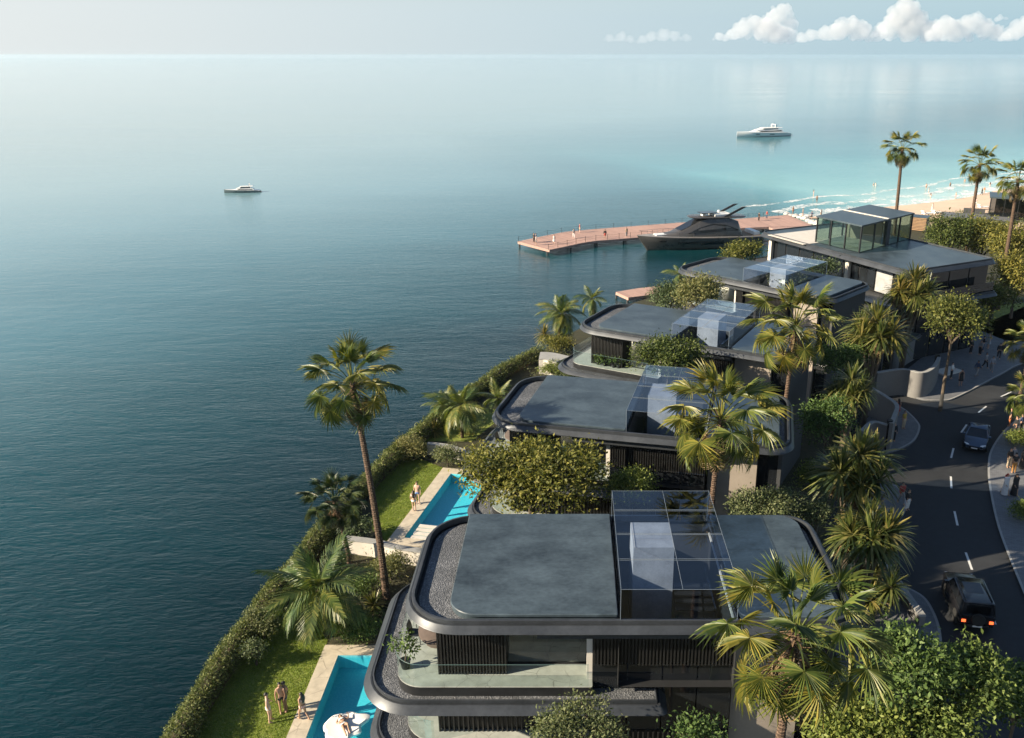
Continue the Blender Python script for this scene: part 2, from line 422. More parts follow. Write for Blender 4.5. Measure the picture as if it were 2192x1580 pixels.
def plain(name, c, rough=0.6, metal=0.0, emit=None, es=0):
    t = Nt(name); v = t.coords()
    f = t.noise(v, 6, 3)
    col = t.ramp(f, [(0.3, tuple(x*.88 for x in c)), (0.7, tuple(min(1,x*1.1) for x in c))])
    p = t.pbr(col, rough, metal)
    if emit:
        p.inputs['Emission Color'].default_value = (*emit, 1); p.inputs['Emission Strength'].default_value = es
    return t.done(p)
PL = {}
def pm(name, c, rough=0.8, metal=0.0, **kw):
    if name not in PL: PL[name] = plain(name, c, rough, metal, **kw)
    return PL[name]

# ------------------------------------------------------------------ sea
SEA = -1.8
HEDGE = smooth_line([at(*p, 1.3) for p in [(338,1580),(390,1490),(470,1372),(545,1272),(612,1195),(700,1085),(790,995),(860,930),(930,878),(1000,826),(1060,785),(1110,757),(1150,741)]], 4)
HEDGE = [Vector((HEDGE[0].x - 0.0, 12, 1.3)), Vector((HEDGE[0].x, 24, 1.3))] + HEDGE
coast = [at(u, v, 0) for u, v in [(1190,726),(1225,712),(1265,690),(1335,655),(1400,634),(1436,612),(1475,590),(1560,575),(1640,548),(1690,520),(1735,500),(1752,487)]]
SHORE = [at(u, v, SEA) for u, v in [(1735,468),(1790,458),(1850,450),(1905,444),(1960,439),(2015,433),(2070,425),(2120,414),(2160,405),(2200,398),(2300,384),(2420,370)]]
def sea_mat():
    t = Nt('sea_water')
    tc = t.n('TexCoord'); P = tc.outputs['Object']
    def mp(scale, rot=0):
        m = t.n('Mapping'); m.inputs['Scale'].default_value = scale; m.inputs['Rotation'].default_value = (0,0,rot); t.l(P, m.inputs['Vector']); return m.outputs[0]
    # depth: distance seaward of the beach line
    a, b = SHORE[1], SHORE[-3]
    d = (b - a).normalized(); nrm = Vector((-d.y, d.x, 0))
    vm = t.n('VectorMath'); vm.operation = 'DOT_PRODUCT'; vm.inputs[1].default_value = nrm  # metres seaward
    sub = t.n('VectorMath'); sub.operation = 'SUBTRACT'; sub.inputs[1].default_value = (a.x, a.y, 0); t.l(P, sub.inputs[0]); t.l(sub.outputs[0], vm.inputs[0])
    dist = vm.outputs['Value']
    va = t.n('VectorMath'); va.operation = 'DOT_PRODUCT'; va.inputs[1].default_value = d; t.l(sub.outputs[0], va.inputs[0])
    along = va.outputs['Value']
    # the shallows fade out west of the beach
    side = t.math('MULTIPLY', t.math('MAXIMUM', t.math('SUBTRACT', 22.0, along), 0.0), 3.2)
    eff = t.math('ADD', t.math('MAXIMUM', dist, 0.0), side)
    eff = t.math('ADD', eff, t.math('MULTIPLY', t.math('SUBTRACT', t.noise(mp((0.02,0.02,1)), 1, 3), 0.5), 40))
    f = t.math('DIVIDE', eff, 320.0)
    col = t.ramp(f, [(0.0,(0.5,0.72,0.68)),(0.08,(0.30,0.63,0.62)),(0.22,(0.14,0.46,0.50)),(0.5,(0.03,0.17,0.21)),(0.95,(0.0004,0.021,0.024))])
    big = t.noise(mp((0.012,0.03,1), R(12)), 1, 4)
    col = t.mix(0.5, col, t.ramp(big, [(0.3,(0.75,0.8,0.85)),(0.7,(1.2,1.15,1.1))]), 'MULTIPLY')
    # open water: colour pales offshore, painted haze glow and sky reflection; less chop there
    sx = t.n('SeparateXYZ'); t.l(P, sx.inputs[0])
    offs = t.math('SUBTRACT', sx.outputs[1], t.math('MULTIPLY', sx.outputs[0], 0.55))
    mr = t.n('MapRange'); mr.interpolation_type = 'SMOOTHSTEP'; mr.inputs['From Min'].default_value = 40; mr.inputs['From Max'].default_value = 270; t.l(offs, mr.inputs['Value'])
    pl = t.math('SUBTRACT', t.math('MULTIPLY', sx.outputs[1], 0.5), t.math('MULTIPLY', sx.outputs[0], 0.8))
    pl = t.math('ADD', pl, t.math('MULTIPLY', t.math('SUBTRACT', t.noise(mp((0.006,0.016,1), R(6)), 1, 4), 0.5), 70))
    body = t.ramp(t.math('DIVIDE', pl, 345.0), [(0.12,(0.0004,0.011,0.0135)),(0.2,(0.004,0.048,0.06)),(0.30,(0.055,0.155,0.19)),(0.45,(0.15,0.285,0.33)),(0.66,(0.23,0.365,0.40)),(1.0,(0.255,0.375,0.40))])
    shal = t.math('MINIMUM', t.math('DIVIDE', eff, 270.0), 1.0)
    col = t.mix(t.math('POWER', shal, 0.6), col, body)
    calm = t.math('SUBTRACT', 1.0, t.math('MULTIPLY', mr.outputs[0], 0.82))
    w1 = t.noise(mp((0.55,1.55,1), R(-14)), 1.0, 5, 0.6)
    w1 = t.math('SUBTRACT', 1.0, t.math('ABSOLUTE', t.math('SUBTRACT', t.math('MULTIPLY', w1, 2.0), 1.0)))
    w2 = t.noise(mp((0.05,0.13,1), R(10)), 1.0, 3, 0.5)
    patch = t.ramp(t.noise(mp((0.006,0.02,1), R(8)), 1, 3), [(0.35,(0.35,)*3),(0.65,(1,)*3)])
    w3 = t.noise(mp((0.22,0.6,1), R(-24)), 1.0, 3, 0.5)
    h = t.math('MULTIPLY', calm, t.math('ADD', t.math('ADD', t.math('MULTIPLY', t.math('MULTIPLY', w1, patch), 0.95), t.math('MULTIPLY', w3, 0.8)), t.math('MULTIPLY', w2, 0.9)))
    bp = t.bump(h, 0.27, 0.6)
    return t.done(t.pbr(col, 0.06, 0, bp, IOR=1.33))
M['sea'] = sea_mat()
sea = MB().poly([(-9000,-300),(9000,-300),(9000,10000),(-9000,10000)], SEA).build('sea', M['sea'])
set_props(sea, kind='structure')

# ------------------------------------------------------------------ land
POOL1 = [(-12.85, 21.0), (-8.2, 21.0), (-8.2, 39.2), (-12.85, 39.2)]
p2a = at(865,1152); p2b = at(965,1015); dv = (p2b - p2a).normalized(); nv = Vector((dv.y, -dv.x, 0))
POOL2 = [tuple(q)[:2] for q in (p2a, p2a + nv*4.0, p2b + nv*4.0, p2b)]
def offset_line(pts, d):
    out = []
    for i, p in enumerate(pts):
        t = (pts[min(i+1,len(pts)-1)] - pts[max(i-1,0)]); n = Vector((t.y, -t.x, 0)).normalized()
        out.append(p + n*d)
    return out
edge = offset_line(HEDGE, -0.15)
inland = offset_line(SHORE, 22.0)
outer = [(p.x, p.y) for p in edge] + [(p.x, p.y) for p in coast] + [(p.x, p.y) for p in inland] + [(420, 230), (420, -60), (edge[0].x, -60)]
loops = [[Vector((*p, 0)) for p in outer], [Vector((*p, 0)) for p in POOL1], [Vector((*p, 0)) for p in POOL2]]
tris = tessellate_polygon(loops)
g = MB(); allp = [p for l in loops for p in l]
g.add(allp, tris)
g.stack([ringz(outer, -4.0), ringz(outer, -0.001)])
gr = g.build('ground', M['ground']); set_props(gr, kind='structure')
bm_ = gr.data
for p in bm_.polygons:
    if abs(p.normal.z) > .5 and p.normal.z < 0: p.flip()
# beach
bch = MB(); n = len(SHORE)
a_ = offset_line(SHORE, -6.0); m_ = offset_line(SHORE, 7.0); b_ = offset_line(SHORE, 24.0)
for i in range(n-1):
    for (A, za, B, zb) in ((a_, -2.35, m_, -0.9), (m_, -0.9, b_, 0.02)):
        bch.quad((A[i].x,A[i].y,za), (A[i+1].x,A[i+1].y,za), (B[i+1].x,B[i+1].y,zb), (B[i].x,B[i].y,zb))
bo = bch.build('beach', M['sand']); set_props(bo, kind='structure')
dry = MB().poly([(p.x, p.y) for p in offset_line(SHORE, 23.9)] + [(p.x, p.y) for p in offset_line(SHORE, 40)][::-1], 0.006)
set_props(dry.build('dry_sand', M['sand']), kind='structure')
def foam_strip(off, wid, seed, z):
    rnd = random.Random(seed); line = smooth_line(offset_line(SHORE, off), 10); m = MB()
    lo = []; hi = []
    for i, p in enumerate(line):
        t = (line[min(i+1,len(line)-1)] - line[max(i-1,0)]); nn = Vector((t.y, -t.x, 0)).normalized()
        w = wid*(0.45 + 0.55*math.sin(i*0.33+seed)**2) * rnd.uniform(.7, 1.3); j = 1.1*math.sin(i*0.21+seed*2)
        lo.append(p + nn*(j - w/2)); hi.append(p + nn*(j + w/2))
    for i in range(len(line)-1): m.quad((lo[i].x,lo[i].y,z), (lo[i+1].x,lo[i+1].y,z), (hi[i+1].x,hi[i+1].y,z), (hi[i].x,hi[i].y,z))
    return m
fm = foam_strip(-2.5, 7.5, 1, SEA+0.03); f2 = foam_strip(-10.5, 4.2, 4, SEA+0.02); fm.add(f2.v, f2.f)
f3 = foam_strip(-18.5, 2.2, 9, SEA+0.015); fm.add(f3.v, f3.f)
fo = fm.build('surf_foam', M['foam']); set_props(fo, kind='stuff')

# lawns, pool decks
def sheet(name, pts, z, mat, kind='structure'):
    o = MB().poly(pts, z).build(name, mat)
    if o.data.polygons[0].normal.z < 0:
        for p in o.data.polygons: p.flip()
    return set_props(o, kind=kind)
hx = HEDGE[0].x
inner_hedge = offset_line(HEDGE, 1.0)
lawn1_pts = [(hx+1.0, 14), (-13.78, 14), (-13.78, 40.6), (-15.5, 42.6), (-18.6, 43.6), (-19.0, 40), (-19.1, 33)]
sheet('lawn', lawn1_pts, 0.006, M['lawn'])
dk2a = p2a - dv*0.9 - nv*0.95; dk2b = p2b + dv*0.9 - nv*0.95
l2a = at(812,1150); 
lawn2_pts = [tuple(q)[:2] for q in (dk2a, dk2b, at(905,985), at(860,985), at(800,1050), at(795,1130))]
sheet('lawn', lawn2_pts, 0.006, M['lawn'])
lawn3_pts = [tuple(at(u,v))[:2] for u, v in [(905,945),(1010,945),(1090,880),(1010,870),(950,900)]]
sheet('lawn', lawn3_pts, 0.006, M['lawn'])
sheet('lawn', [tuple(at(u,v))[:2] for u, v in [(2085,705),(2160,735),(2300,700),(2250,640),(2100,660)]], 0.006, M['lawn'])
def deck_with_hole(name, outer, hole, z):
    loops = [[Vector((*p, z)) for p in outer], [Vector((*p, z)) for p in hole]]
    t = tessellate_polygon(loops); m = MB().add([p for l in loops for p in l], t)
    m.stack([ringz(outer, 0.0), ringz(outer, z)])
    o = m.build(name, M['deck'])
    for p in o.data.polygons:
        if abs(p.normal.z) > .5 and p.normal.z < 0: p.flip()
    return set_props(o, kind='structure')
deck_with_hole('pool_deck', [(-13.8,20),(-7.6,20),(-7.6,40.1),(-13.8,40.1)], POOL1, 0.05)
dk2 = [tuple(q)[:2] for q in (dk2a, dk2a + nv*5.6, dk2b + nv*5.6, dk2b)]
deck_with_hole('pool_deck', dk2, POOL2, 0.05)
def pool(label, pts, deep):
    t = thing('swimming_pool', label, 'pool', (pts[0][0], pts[0][1], 0))
    L = [(p[0]-pts[0][0], p[1]-pts[0][1]) for p in pts]
    m = MB(); m.stack([ringz(L, 0.047), ringz(L, -deep)]); m.poly(L, -deep)
    o = m.build('basin', M['pool_tile'], t, fix=False)
    o.data.flip_normals()
    w = MB().poly(L, -0.09).build('water', M['pool_water'], t, fix=False)
    return t, L
pool1, L1 = pool('long turquoise pool on the seaward lawn of the front villa', POOL1, 0.8)
pool2, L2 = pool('narrow blue pool with pale steps beside the second villa', POOL2, 0.75)
for k in range(4):
    q = Vector(L2[0]).to_3d() + dv*(0.35 + k*0.5) + nv*(0.35)
    c = q + nv*0.75
    MB().obox((c.x, c.y, -0.06), nv*0.72, dv*0.16, (0,0,0.05)).build('step', M['pale'], pool2)

# retaining walls between the gardens
def wall_path(name, pts, w, h, mat, label, cat='wall', z=0, cap=None):
    t = thing(name, label, cat, (pts[0].x, pts[0].y, z))
    P = [Vector((p.x-pts[0].x, p.y-pts[0].y, 0)) for p in pts]
    a = offset_line(P, w/2); b = offset_line(P, -w/2)
    o = a + b[::-1]
    MB().prism([(p.x,p.y) for p in o], 0, h).build('wall_body', mat, t)
    if cap:
        a = offset_line(P, w/2+.03); b = offset_line(P, -w/2-.03)
        MB().prism([(p.x,p.y) for p in a + b[::-1]], h+.001, h+cap).build('coping', M['kerb'], t)
    return t
wall_path('garden_wall', smooth_line([at(735,1152,1.0), at(800,1160,1.0), at(850,1172,1.0), at(905,1180,1.0)], 4), 0.5, 1.0, M['pale'], 'low pale garden wall behind the tall palm at the near end of the blue pool', cap=.06)
wall_path('garden_wall', smooth_line([at(915,950,.9), at(960,955,.9), at(1000,968,.9), at(1030,975,.9)], 4), 0.4, 0.9, M['pale'], 'low pale garden wall beside the round shrubs past the blue pool', cap=.06)
wall_path('garden_wall', smooth_line([at(1155,762,1.6), at(1175,763,1.6), at(1205,770,1.6)], 4), 2.2, 1.6, M['pale'], 'rounded white garden wall beside the third villa terrace', cap=.06)

# ------------------------------------------------------------------ road side
def W2(l, z=0): return [tuple(at(u, v, z))[:2] for u, v in l]
right_kerb = [(2330,845),(2260,866),(2192,893),(2156,919),(2125,964),(2119,1008),(2125,1059),(2142,1131),(2176,1220),(2230,1345),(2330,1560)]
left_edge = [(1700,1750),(1870,1380),(1880,1230),(1880,1150),(1860,1060),(1850,980),(1840,900),(1900,850),(2000,760),(2110,700),(2192,700),(2400,690)]
road_pts = W2(left_edge) + W2([(2400,690),(2420,790)]) + [(75, 100), (75, 16), (16, 16)]
sheet('road', [(13.5,16),(13.0,38),(15.5,46),(18,54),(21.5,64),(25,72),(30,80),(40,92),(60,110),(95,110),(95,16)], 0.006, M['asphalt'])
def walk(name, px, sub=4, closed_smooth=False):
    pts = px
    m = MB().prism(pts, 0.0, 0.13); o = m.build(name, M['paving'])
    set_props(o, kind='structure')
    # kerb edge
    k = MB(); n = len(pts)
    a = [Vector((p[0],p[1],0)) for p in pts]
    return o
rk = smooth_line([at(u,v,.13) for u,v in right_kerb], 5)
walk('pavement', [(p.x,p.y) for p in rk] + [(70, 20), (110, 60), (90, 90)])
isl = smooth_line([at(u,v,.13) for u,v in [(2300,752),(2192,777),(2145,800),(2094,827),(2043,852),(2019,857),(1978,855),(1952,848)]], 5)
walk('pavement', [(p.x,p.y) for p in isl] + W2([(1930,800),(2010,735),(2085,702),(2150,728),(2230,735),(2300,735)], .13))
isl2 = smooth_line([at(u,v,.13) for u,v in [(1925,868),(1944,881),(1963,900),(1970,916),(1957,943),(1923,962),(1880,972)]], 5)
walk('pavement', [(p.x,p.y) for p in isl2] + W2([(1850,960),(1850,900),(1890,868)], .13))
isl3 = smooth_line([at(u,v,.13) for u,v in [(1880,1030),(1905,1035),(1925,1044),(1940,1073),(1935,1100),(1905,1130),(1870,1140)]], 5)
walk('pavement', [(p.x,p.y) for p in isl3] + W2([(1840,1130),(1840,1030)], .13))
isl4 = smooth_line([at(u,v,.13) for u,v in [(1905,1232),(1930,1250),(1977,1276),(2002,1314),(2015,1358),(2018,1420)]], 5)
walk('pavement', [(p.x,p.y) for p in isl4] + W2([(2000,1450),(1930,1450),(1880,1240)], .13))
for k, line in enumerate((rk, isl, isl2, isl3, isl4)):
    a = line; b = offset_line(line, 0.16 if k else 0.16)
    kb = MB()
    for i in range(len(a)-1):
        A, B, C_, D = a[i], a[i+1], b[i+1], b[i]
        for hh in (0.134,): kb.quad((A.x,A.y,hh),(B.x,B.y,hh),(C_.x,C_.y,hh),(D.x,D.y,hh))
    o = kb.build('kerb', M['kerb']); set_props(o, kind='structure')
    for p in o.data.polygons:
        if p.normal.z < 0: p.flip()
# driveway of rough stone beside the front villa
sheet('driveway', W2([(1780,1330),(1895,1222),(1975,1340),(1960,1420),(1800,1480)]), 0.012, M['paving'])
# lane dashes
dash = [(2240,812),(2154,844),(2103,876.5),(2063.5,917.5),(2038.6,970),(2036,1032.7),(2046.4,1109.6),(2073.8,1201),(2121,1314),(2190,1470)]
dw = [at(u,v) for u,v in dash]
mk = MB()
for i in range(len(dw)):
    t = (dw[min(i+1,len(dw)-1)] - dw[max(i-1,0)]).normalized(); nn = Vector((t.y,-t.x,0))
    c = dw[i]; hl = 1.05
    mk.quad(*[tuple((c + s1*hl*t + s2*0.075*nn).to_2d()) + (0.011,) for s1,s2 in ((-1,-1),(1,-1),(1,1),(-1,1))])
o = mk.build('lane_markings', M['white_paint']); set_props(o, kind='structure')
for p in o.data.polygons:
    if p.normal.z < 0: p.flip()

# ------------------------------------------------------------------ villas
def roof_stack(x0, x1, y0, y1, rad, zb, zt, out=0.42, rim=0.12, drop=0.28, n=9):
    O = lambda off: rrect(x0, x1, y0, y1, rad, n, off)
    m = MB()
    m.stack([ringz(O(0.9), zb-0.10), ringz(O(0.06), zb-0.06), ringz(O(0.0), zb), ringz(O(0.02), zb+0.025), ringz(O(out-.13), zt-.17), ringz(O(out-.11), zt-.155), ringz(O(out-.035), zt-.16), ringz(O(out-.03), zt-.20), ringz(O(out-.004), zt-.20),
             ringz(O(out), zt-0.012), ringz(O(out+0.02), zt), ringz(O(out+rim), zt), ringz(O(out+rim+0.02), zt-drop)])
    return m, O
def build_villa():
    v = thing('villa', 'x', 'villa')
    # --- roof
    m, O = roof_stack(-8.95, 8.95, -4.3, 4.3, [2.3,1.5,1.5,2.3], 10.38, 10.82, 0.27)
    m.build('roof_fascia', M['metal'], v, smooth=True)
    def clip_deck(x0, x1, z, name, mat, off=0.55, parent=v):
        o = [p for p in O(off) if x0 <= p[0] <= x1]
        ys = (-4.3+off, 4.3-off)
        if x0 > -8: o = o + [(x0, ys[1]), (x0, ys[0])]
        if x1 < 8: o = [(x1, ys[0]), (x1, ys[1])] + o if False else o
        cx = sum(p[0] for p in o)/len(o); cy = 0
        if x1 < 8: o = o + [(x1, ys[0]), (x1, ys[1])]
        cx = sum(p[0] for p in o)/len(o)
        o.sort(key=lambda p: math.atan2(p[1]-cy, p[0]-cx))
        return MB().prism(o, z-0.12, z).build(name, mat, parent)
    clip_deck(-8.9, -0.45, 10.55, 'gravel_bed', M['gravel'])
    clip_deck(4.1, 8.9, 10.55, 'gravel_bed', M['gravel'])
    def panel(x0, x1, y0, y1, rad, name):
        P = lambda off, z: ringz(rrect(x0, x1, y0, y1, rad, 8, off), z)
        MB().stack([P(0.05,10.56), P(0.05,10.74), P(0.0,10.76), P(0.0,10.85), P(0.03,10.88)], False, True).build(name, M['roof'], v, smooth=True)
    panel(-7.05, -0.5, -3.72, 4.02, [1.1,0.05,0.05,0.05], 'roof_panel')
    panel(4.15, 8.1, -3.85, 3.9, [0.4,0.9,0.9,0.05], 'roof_panel')
    # --- roof lantern of glass over the stair void
    gb = thing('glass_lantern', None, None); gb.parent = v
    x0, x1, y0, y1, zt = -0.42, 4.02, -3.95, 3.85, 12.15
    def pane(a, b, c, d, nm='pane'): 
        return MB().quad(a,b,c,d).build(nm, M['glass_roof'], gb, fix=False)
    xs = (x0, 1.9, x1); ys = (y0, y0+2.05, y0+4.0, y0+6.0, y1)
    for i in range(2):
        for j in range(4):
            e = 0.012
            pane((xs[i]+e, ys[j]+e, zt), (xs[i+1]-e, ys[j]+e, zt), (xs[i+1]-e, ys[j+1]-e, zt), (xs[i]+e, ys[j+1]-e, zt))
    for i in range(2):
        pane((xs[i], y0, 10.6), (xs[i+1], y0, 10.6), (xs[i+1], y0, zt-.01), (xs[i], y0, zt-.01))
        pane((xs[i], y1, 10.6), (xs[i], y1, zt-.01), (xs[i+1], y1, zt-.01), (xs[i+1], y1, 10.6))
    for j in range(4):
        pane((x0, ys[j], 10.6), (x0, ys[j], zt-.01), (x0, ys[j+1], zt-.01), (x0, ys[j+1], 10.6))
        pane((x1, ys[j], 10.6), (x1, ys[j+1], 10.6), (x1, ys[j+1], zt-.01), (x1, ys[j], zt-.01))
    fr = MB()
    for j in range(5):
        for dy in ((-0.05, 0.05) if 0 < j < 4 else (0.0,)):
            fr.box(x0-.015, x1+.015, ys[j]+dy-.006, ys[j]+dy+.006, zt+.002, zt+.012)
    for xx in xs: fr.box(xx-.006, xx+.006, y0-.015, y1+.015, zt+.017, zt+.03)
    for xx in (x0, x1):
        for yy in (y0, y1): fr.box(xx-.01, xx+.01, yy-.01, yy+.01, 10.6, zt)
    fr.build('glazing_bar', pm('glass_edge', (0.22,0.27,0.33), 0.3, 0.2), gb)
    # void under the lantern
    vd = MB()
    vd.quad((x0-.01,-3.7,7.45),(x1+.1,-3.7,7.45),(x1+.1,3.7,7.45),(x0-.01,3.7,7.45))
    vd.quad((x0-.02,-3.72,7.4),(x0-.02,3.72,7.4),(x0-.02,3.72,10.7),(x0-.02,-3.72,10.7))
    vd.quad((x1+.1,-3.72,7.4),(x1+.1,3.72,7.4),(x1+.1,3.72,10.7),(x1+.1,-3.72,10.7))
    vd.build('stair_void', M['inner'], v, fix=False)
    MB().box(0.30, 2.0, -0.35, 1.7, 7.5, 11.75).build('lift_shaft', M['concrete'], v)
    MB().box(3.25, 3.32, -3.4, -0.6, 7.5, 10.9).build('glass_screen', M['glass'], v)
    st = thing('staircase', None, None); st.parent = v
    for k in range(12):
        MB().box(2.1, 3.2, -3.2+k*0.27, -2.95+k*0.27, 7.5+k*0.2, 7.56+k*0.2).build('tread', M['dark_metal'], st)
    MB().box(-8.95+1.2, -0.45, -3.4, 3.6, 10.12, 10.21).build('ceiling', M['pale'], v)
    MB().box(4.05, 8.1, -3.4, 3.6, 10.12, 10.21).build('ceiling', M['pale'], v)
    # lower fascia band over the glazed bay
    MB().box(-3.6, 4.3, -3.95, -3.72, 9.93, 10.19).build('lower_fascia', M['metal'], v)
    # --- ledges
    def ledge(x0, x1, y0, y1, rad, zb, zt, fx0, fy0, fx1, fy1, frad, zf):
        m, O2 = roof_stack(x0, x1, y0, y1, rad, zb, zt, 0.4, 0.05, 0.2)
        m.build('ledge', M['metal'], v, smooth=True)
        MB().prism(O2(0.46), zb-0.09, zt-0.15).build('gravel_bed', M['gravel'], v)
        fl = rrect(fx0, fx1, fy0, fy1, frad, 9)
        MB().stack([ringz(fl, zt-.3), ringz(fl, zf-.03)], False, False).build('terrace_edge', M['dark_metal'], v, smooth=True)
        MB().prism(fl, zf-0.03, zf).build('terrace_floor', M['marble'], v)
        # glass balustrade: a curved sheet along the sea end
        return fl
    fl2 = ledge(-10.85, 1.5, -4.55, 4.75, [2.3,0.3,0.1,2.0], 6.78, 7.2, -9.35, -3.75, -1.45, 3.75, [1.1,0.05,0.05,1.0], 7.5)
    fl1 = ledge(-11.1, 1.5, -3.5, 4.9, [2.3,0.3,0.1,2.0], 3.28, 3.7, -9.4, -2.95, -1.45, 3.75, [1.6,0.05,0.05,1.0], 4.0)
    def balus(fl, z, xr):
        path = [p for p in fl if p[0] < -7.9]
        path = sorted(path, key=lambda p: math.atan2(p[1], p[0]+6.5) % (2*math.pi))
        path = [(xr[1], path[0][1])] + path + [(xr[0], path[-1][1])]
        m = MB()
        for i in range(len(path)-1):
            (ax, ay), (bx, by) = path[i], path[i+1]
            m.quad((ax,ay,z+.02),(bx,by,z+.02),(bx,by,z+1.05),(ax,ay,z+1.05))
        b = m.build('balustrade', M['glass'], v, smooth=True, fix=False)
        r = MB().tube([(p[0],p[1],z+1.06) for p in path], 0.009, 5); r.build('top_rail', pm('rail_edge',(0.12,0.2,0.19),0.2,0.0), b)
    balus(fl2, 7.5, (-1.6, -4.0)); balus(fl1, 4.0, (-8.0, -7.4))
    # --- storey 2
    sl_me = MB().box(-0.03, 0.03, -0.07, 0.07, 0, 1).mesh('slat')
    def slats(x0, x1, y, z0, z1, pitch=0.125, par=v):
        n = int((x1-x0)/pitch)
        for i in range(n+1):
            o = link('slat', sl_me, M['slat'], par, loc=(x0+i*(x1-x0)/n, y, z0)); o.scale = (1,1,z1-z0)
    def slat_wall(x0, x1, y, z0, z1, pitch=0.125, back=True):
        s = MB().box(x0, x1, y+.1, y+.22, z0, z1).build('slat_screen', M['slat'], v)
        slats(x0+.03, x1-.03, y, z0, z1, pitch, s)
        return s
    slat_wall(-7.65, -4.9, -2.95, 7.5, 10.12)
    MB().box(-7.65, -7.55, -2.72, 1.5, 7.5, 10.12).build('side_wall', M['slat'], v)
    MB().box(-5.0, -4.9, -2.72, -1.2, 7.5, 10.12).build('side_wall', M['slat'], v)
    MB().box(-7.6, -1.6, 3.3, 3.5, 7.5, 10.12).build('back_wall', M['pale'], v)
    MB().box(-4.7, -4.2, 1.2, 1.7, 7.5, 10.12).build('pillar', M['pale'], v)
    MB().box(-3.1, -2.5, 1.2, 1.7, 7.5, 10.12).build('pillar', M['pale'], v)
    gz = thing('window_wall', None, None); gz.parent = v
    for a, b in ((-4.88,-3.3),(-3.26,-1.7)):
        MB().quad((a,-2.35,7.56),(b,-2.35,7.56),(b,-2.35,10.05),(a,-2.35,10.05)).build('pane', M['glass'], gz, fix=False)
    MB().box(-4.9,-1.66,-2.4,-2.3,7.5,7.56).box(-4.9,-1.66,-2.4,-2.3,10.05,10.11).build('frame', M['dark_metal'], gz)
    MB().box(-1.68, -1.45, -3.3, -3.0, 7.0, 10.12).build('column', M['pale'], v)
    slat_wall(-1.42, 4.15, -3.4, 8.3, 10.12, 0.135)
    for k in range(4): MB().box(-1.42+k*1.4, -.07+k*1.4, -3.3, -3.2, 5.0, 8.25).build('dark_window', M['window'], v)
    slat_wall(-1.42, 4.15, -3.4, 1.6, 4.95, 0.2)
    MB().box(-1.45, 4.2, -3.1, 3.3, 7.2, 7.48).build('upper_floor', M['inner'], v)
    MB().box(4.25, 7.0, -2.9, -2.6, 0, 10.12).build('front_wall', M['beige'], v)
    MB().box(7.05, 8.15, -2.5, -2.4, 0, 10.12).build('dark_window', M['window'], v)
    MB().box(6.95, 8.25, -2.78, -2.55, 3.6, 3.9).box(6.95, 8.25, -2.78, -2.55, 7.1, 7.4).build('window_beam', M['dark_metal'], v)
    MB().box(8.15, 8.35, -2.6, 3.6, 0, 10.12).build('end_wall', M['wall_dark'], v)
    MB().box(-7.6, 8.15, 3.3, 3.49, 0, 7.5-.35).build('back_wall', M['wall_dark'], v)
    MB().box(-1.55, 8.15, 3.5, 3.6, 7.5, 10.12).build('back_wall', M['wall_dark'], v)
    for k, (a, b) in enumerate(((-6.9,-4.6),(-4.2,-1.9),(0.2,2.2),(4.6,6.8))):
        w = MB().box(a, b, 3.6, 3.66, 4.3, 6.5).build('window', M['window'], v)
        MB().box(a-.06, b+.06, 3.58, 3.63, 4.2, 4.29).build('sill', M['pale'], w)
    # --- storey 1 and ground floor
    slat_wall(-7.9, -1.5, -2.3, 4.0, 6.62, 0.2)
    MB().box(-7.95, -7.85, -2.0, 3.3, 4.0, 6.62).build('side_wall', M['slat'], v)
    MB().box(-8.2, 4.2, -2.2, 3.3, 0, 3.1).build('ground_storey', M['wall_dark'], v)
    for a in (-7.5,-5.0,-2.5,0.0): MB().box(a, a+2.1, -2.26, -2.2, 0.1, 2.7).build('window', M['window'], v)
    for a in (-1.6,0.9): MB().box(-8.26, -8.2, a, a+2.2, 0.1, 2.7).build('window', M['window'], v)
    return v
V1 = build_villa()
VG = 'stepped grey villas with rounded flat roofs along the shore'
VL = [(2.25,31.6,0.0,'grey villa nearest the long turquoise pool, its whole flat roof and lantern in view'),
      (4.35,48.8,-12.8,'grey villa behind the big round leafy tree, second along the shore from the turquoise pool'),
      (9.7,65.2,-28.0,'grey villa whose roof lantern stands behind a leafy tree, white garden wall at its terrace'),
      (19.2,82.4,-43.5,'grey villa nearest the small pink landing stage, its lantern near the glass penthouse house')]
villas = [V1]
V1.location = (VL[0][0], VL[0][1], 0); set_props(V1, VL[0][3], 'villa', VG)
for x, y, a, lb in VL[1:]:
    c = copy_tree(V1); c.location = (x, y, 0); c.rotation_euler.z = R(a); c['label'] = lb; villas.append(c)

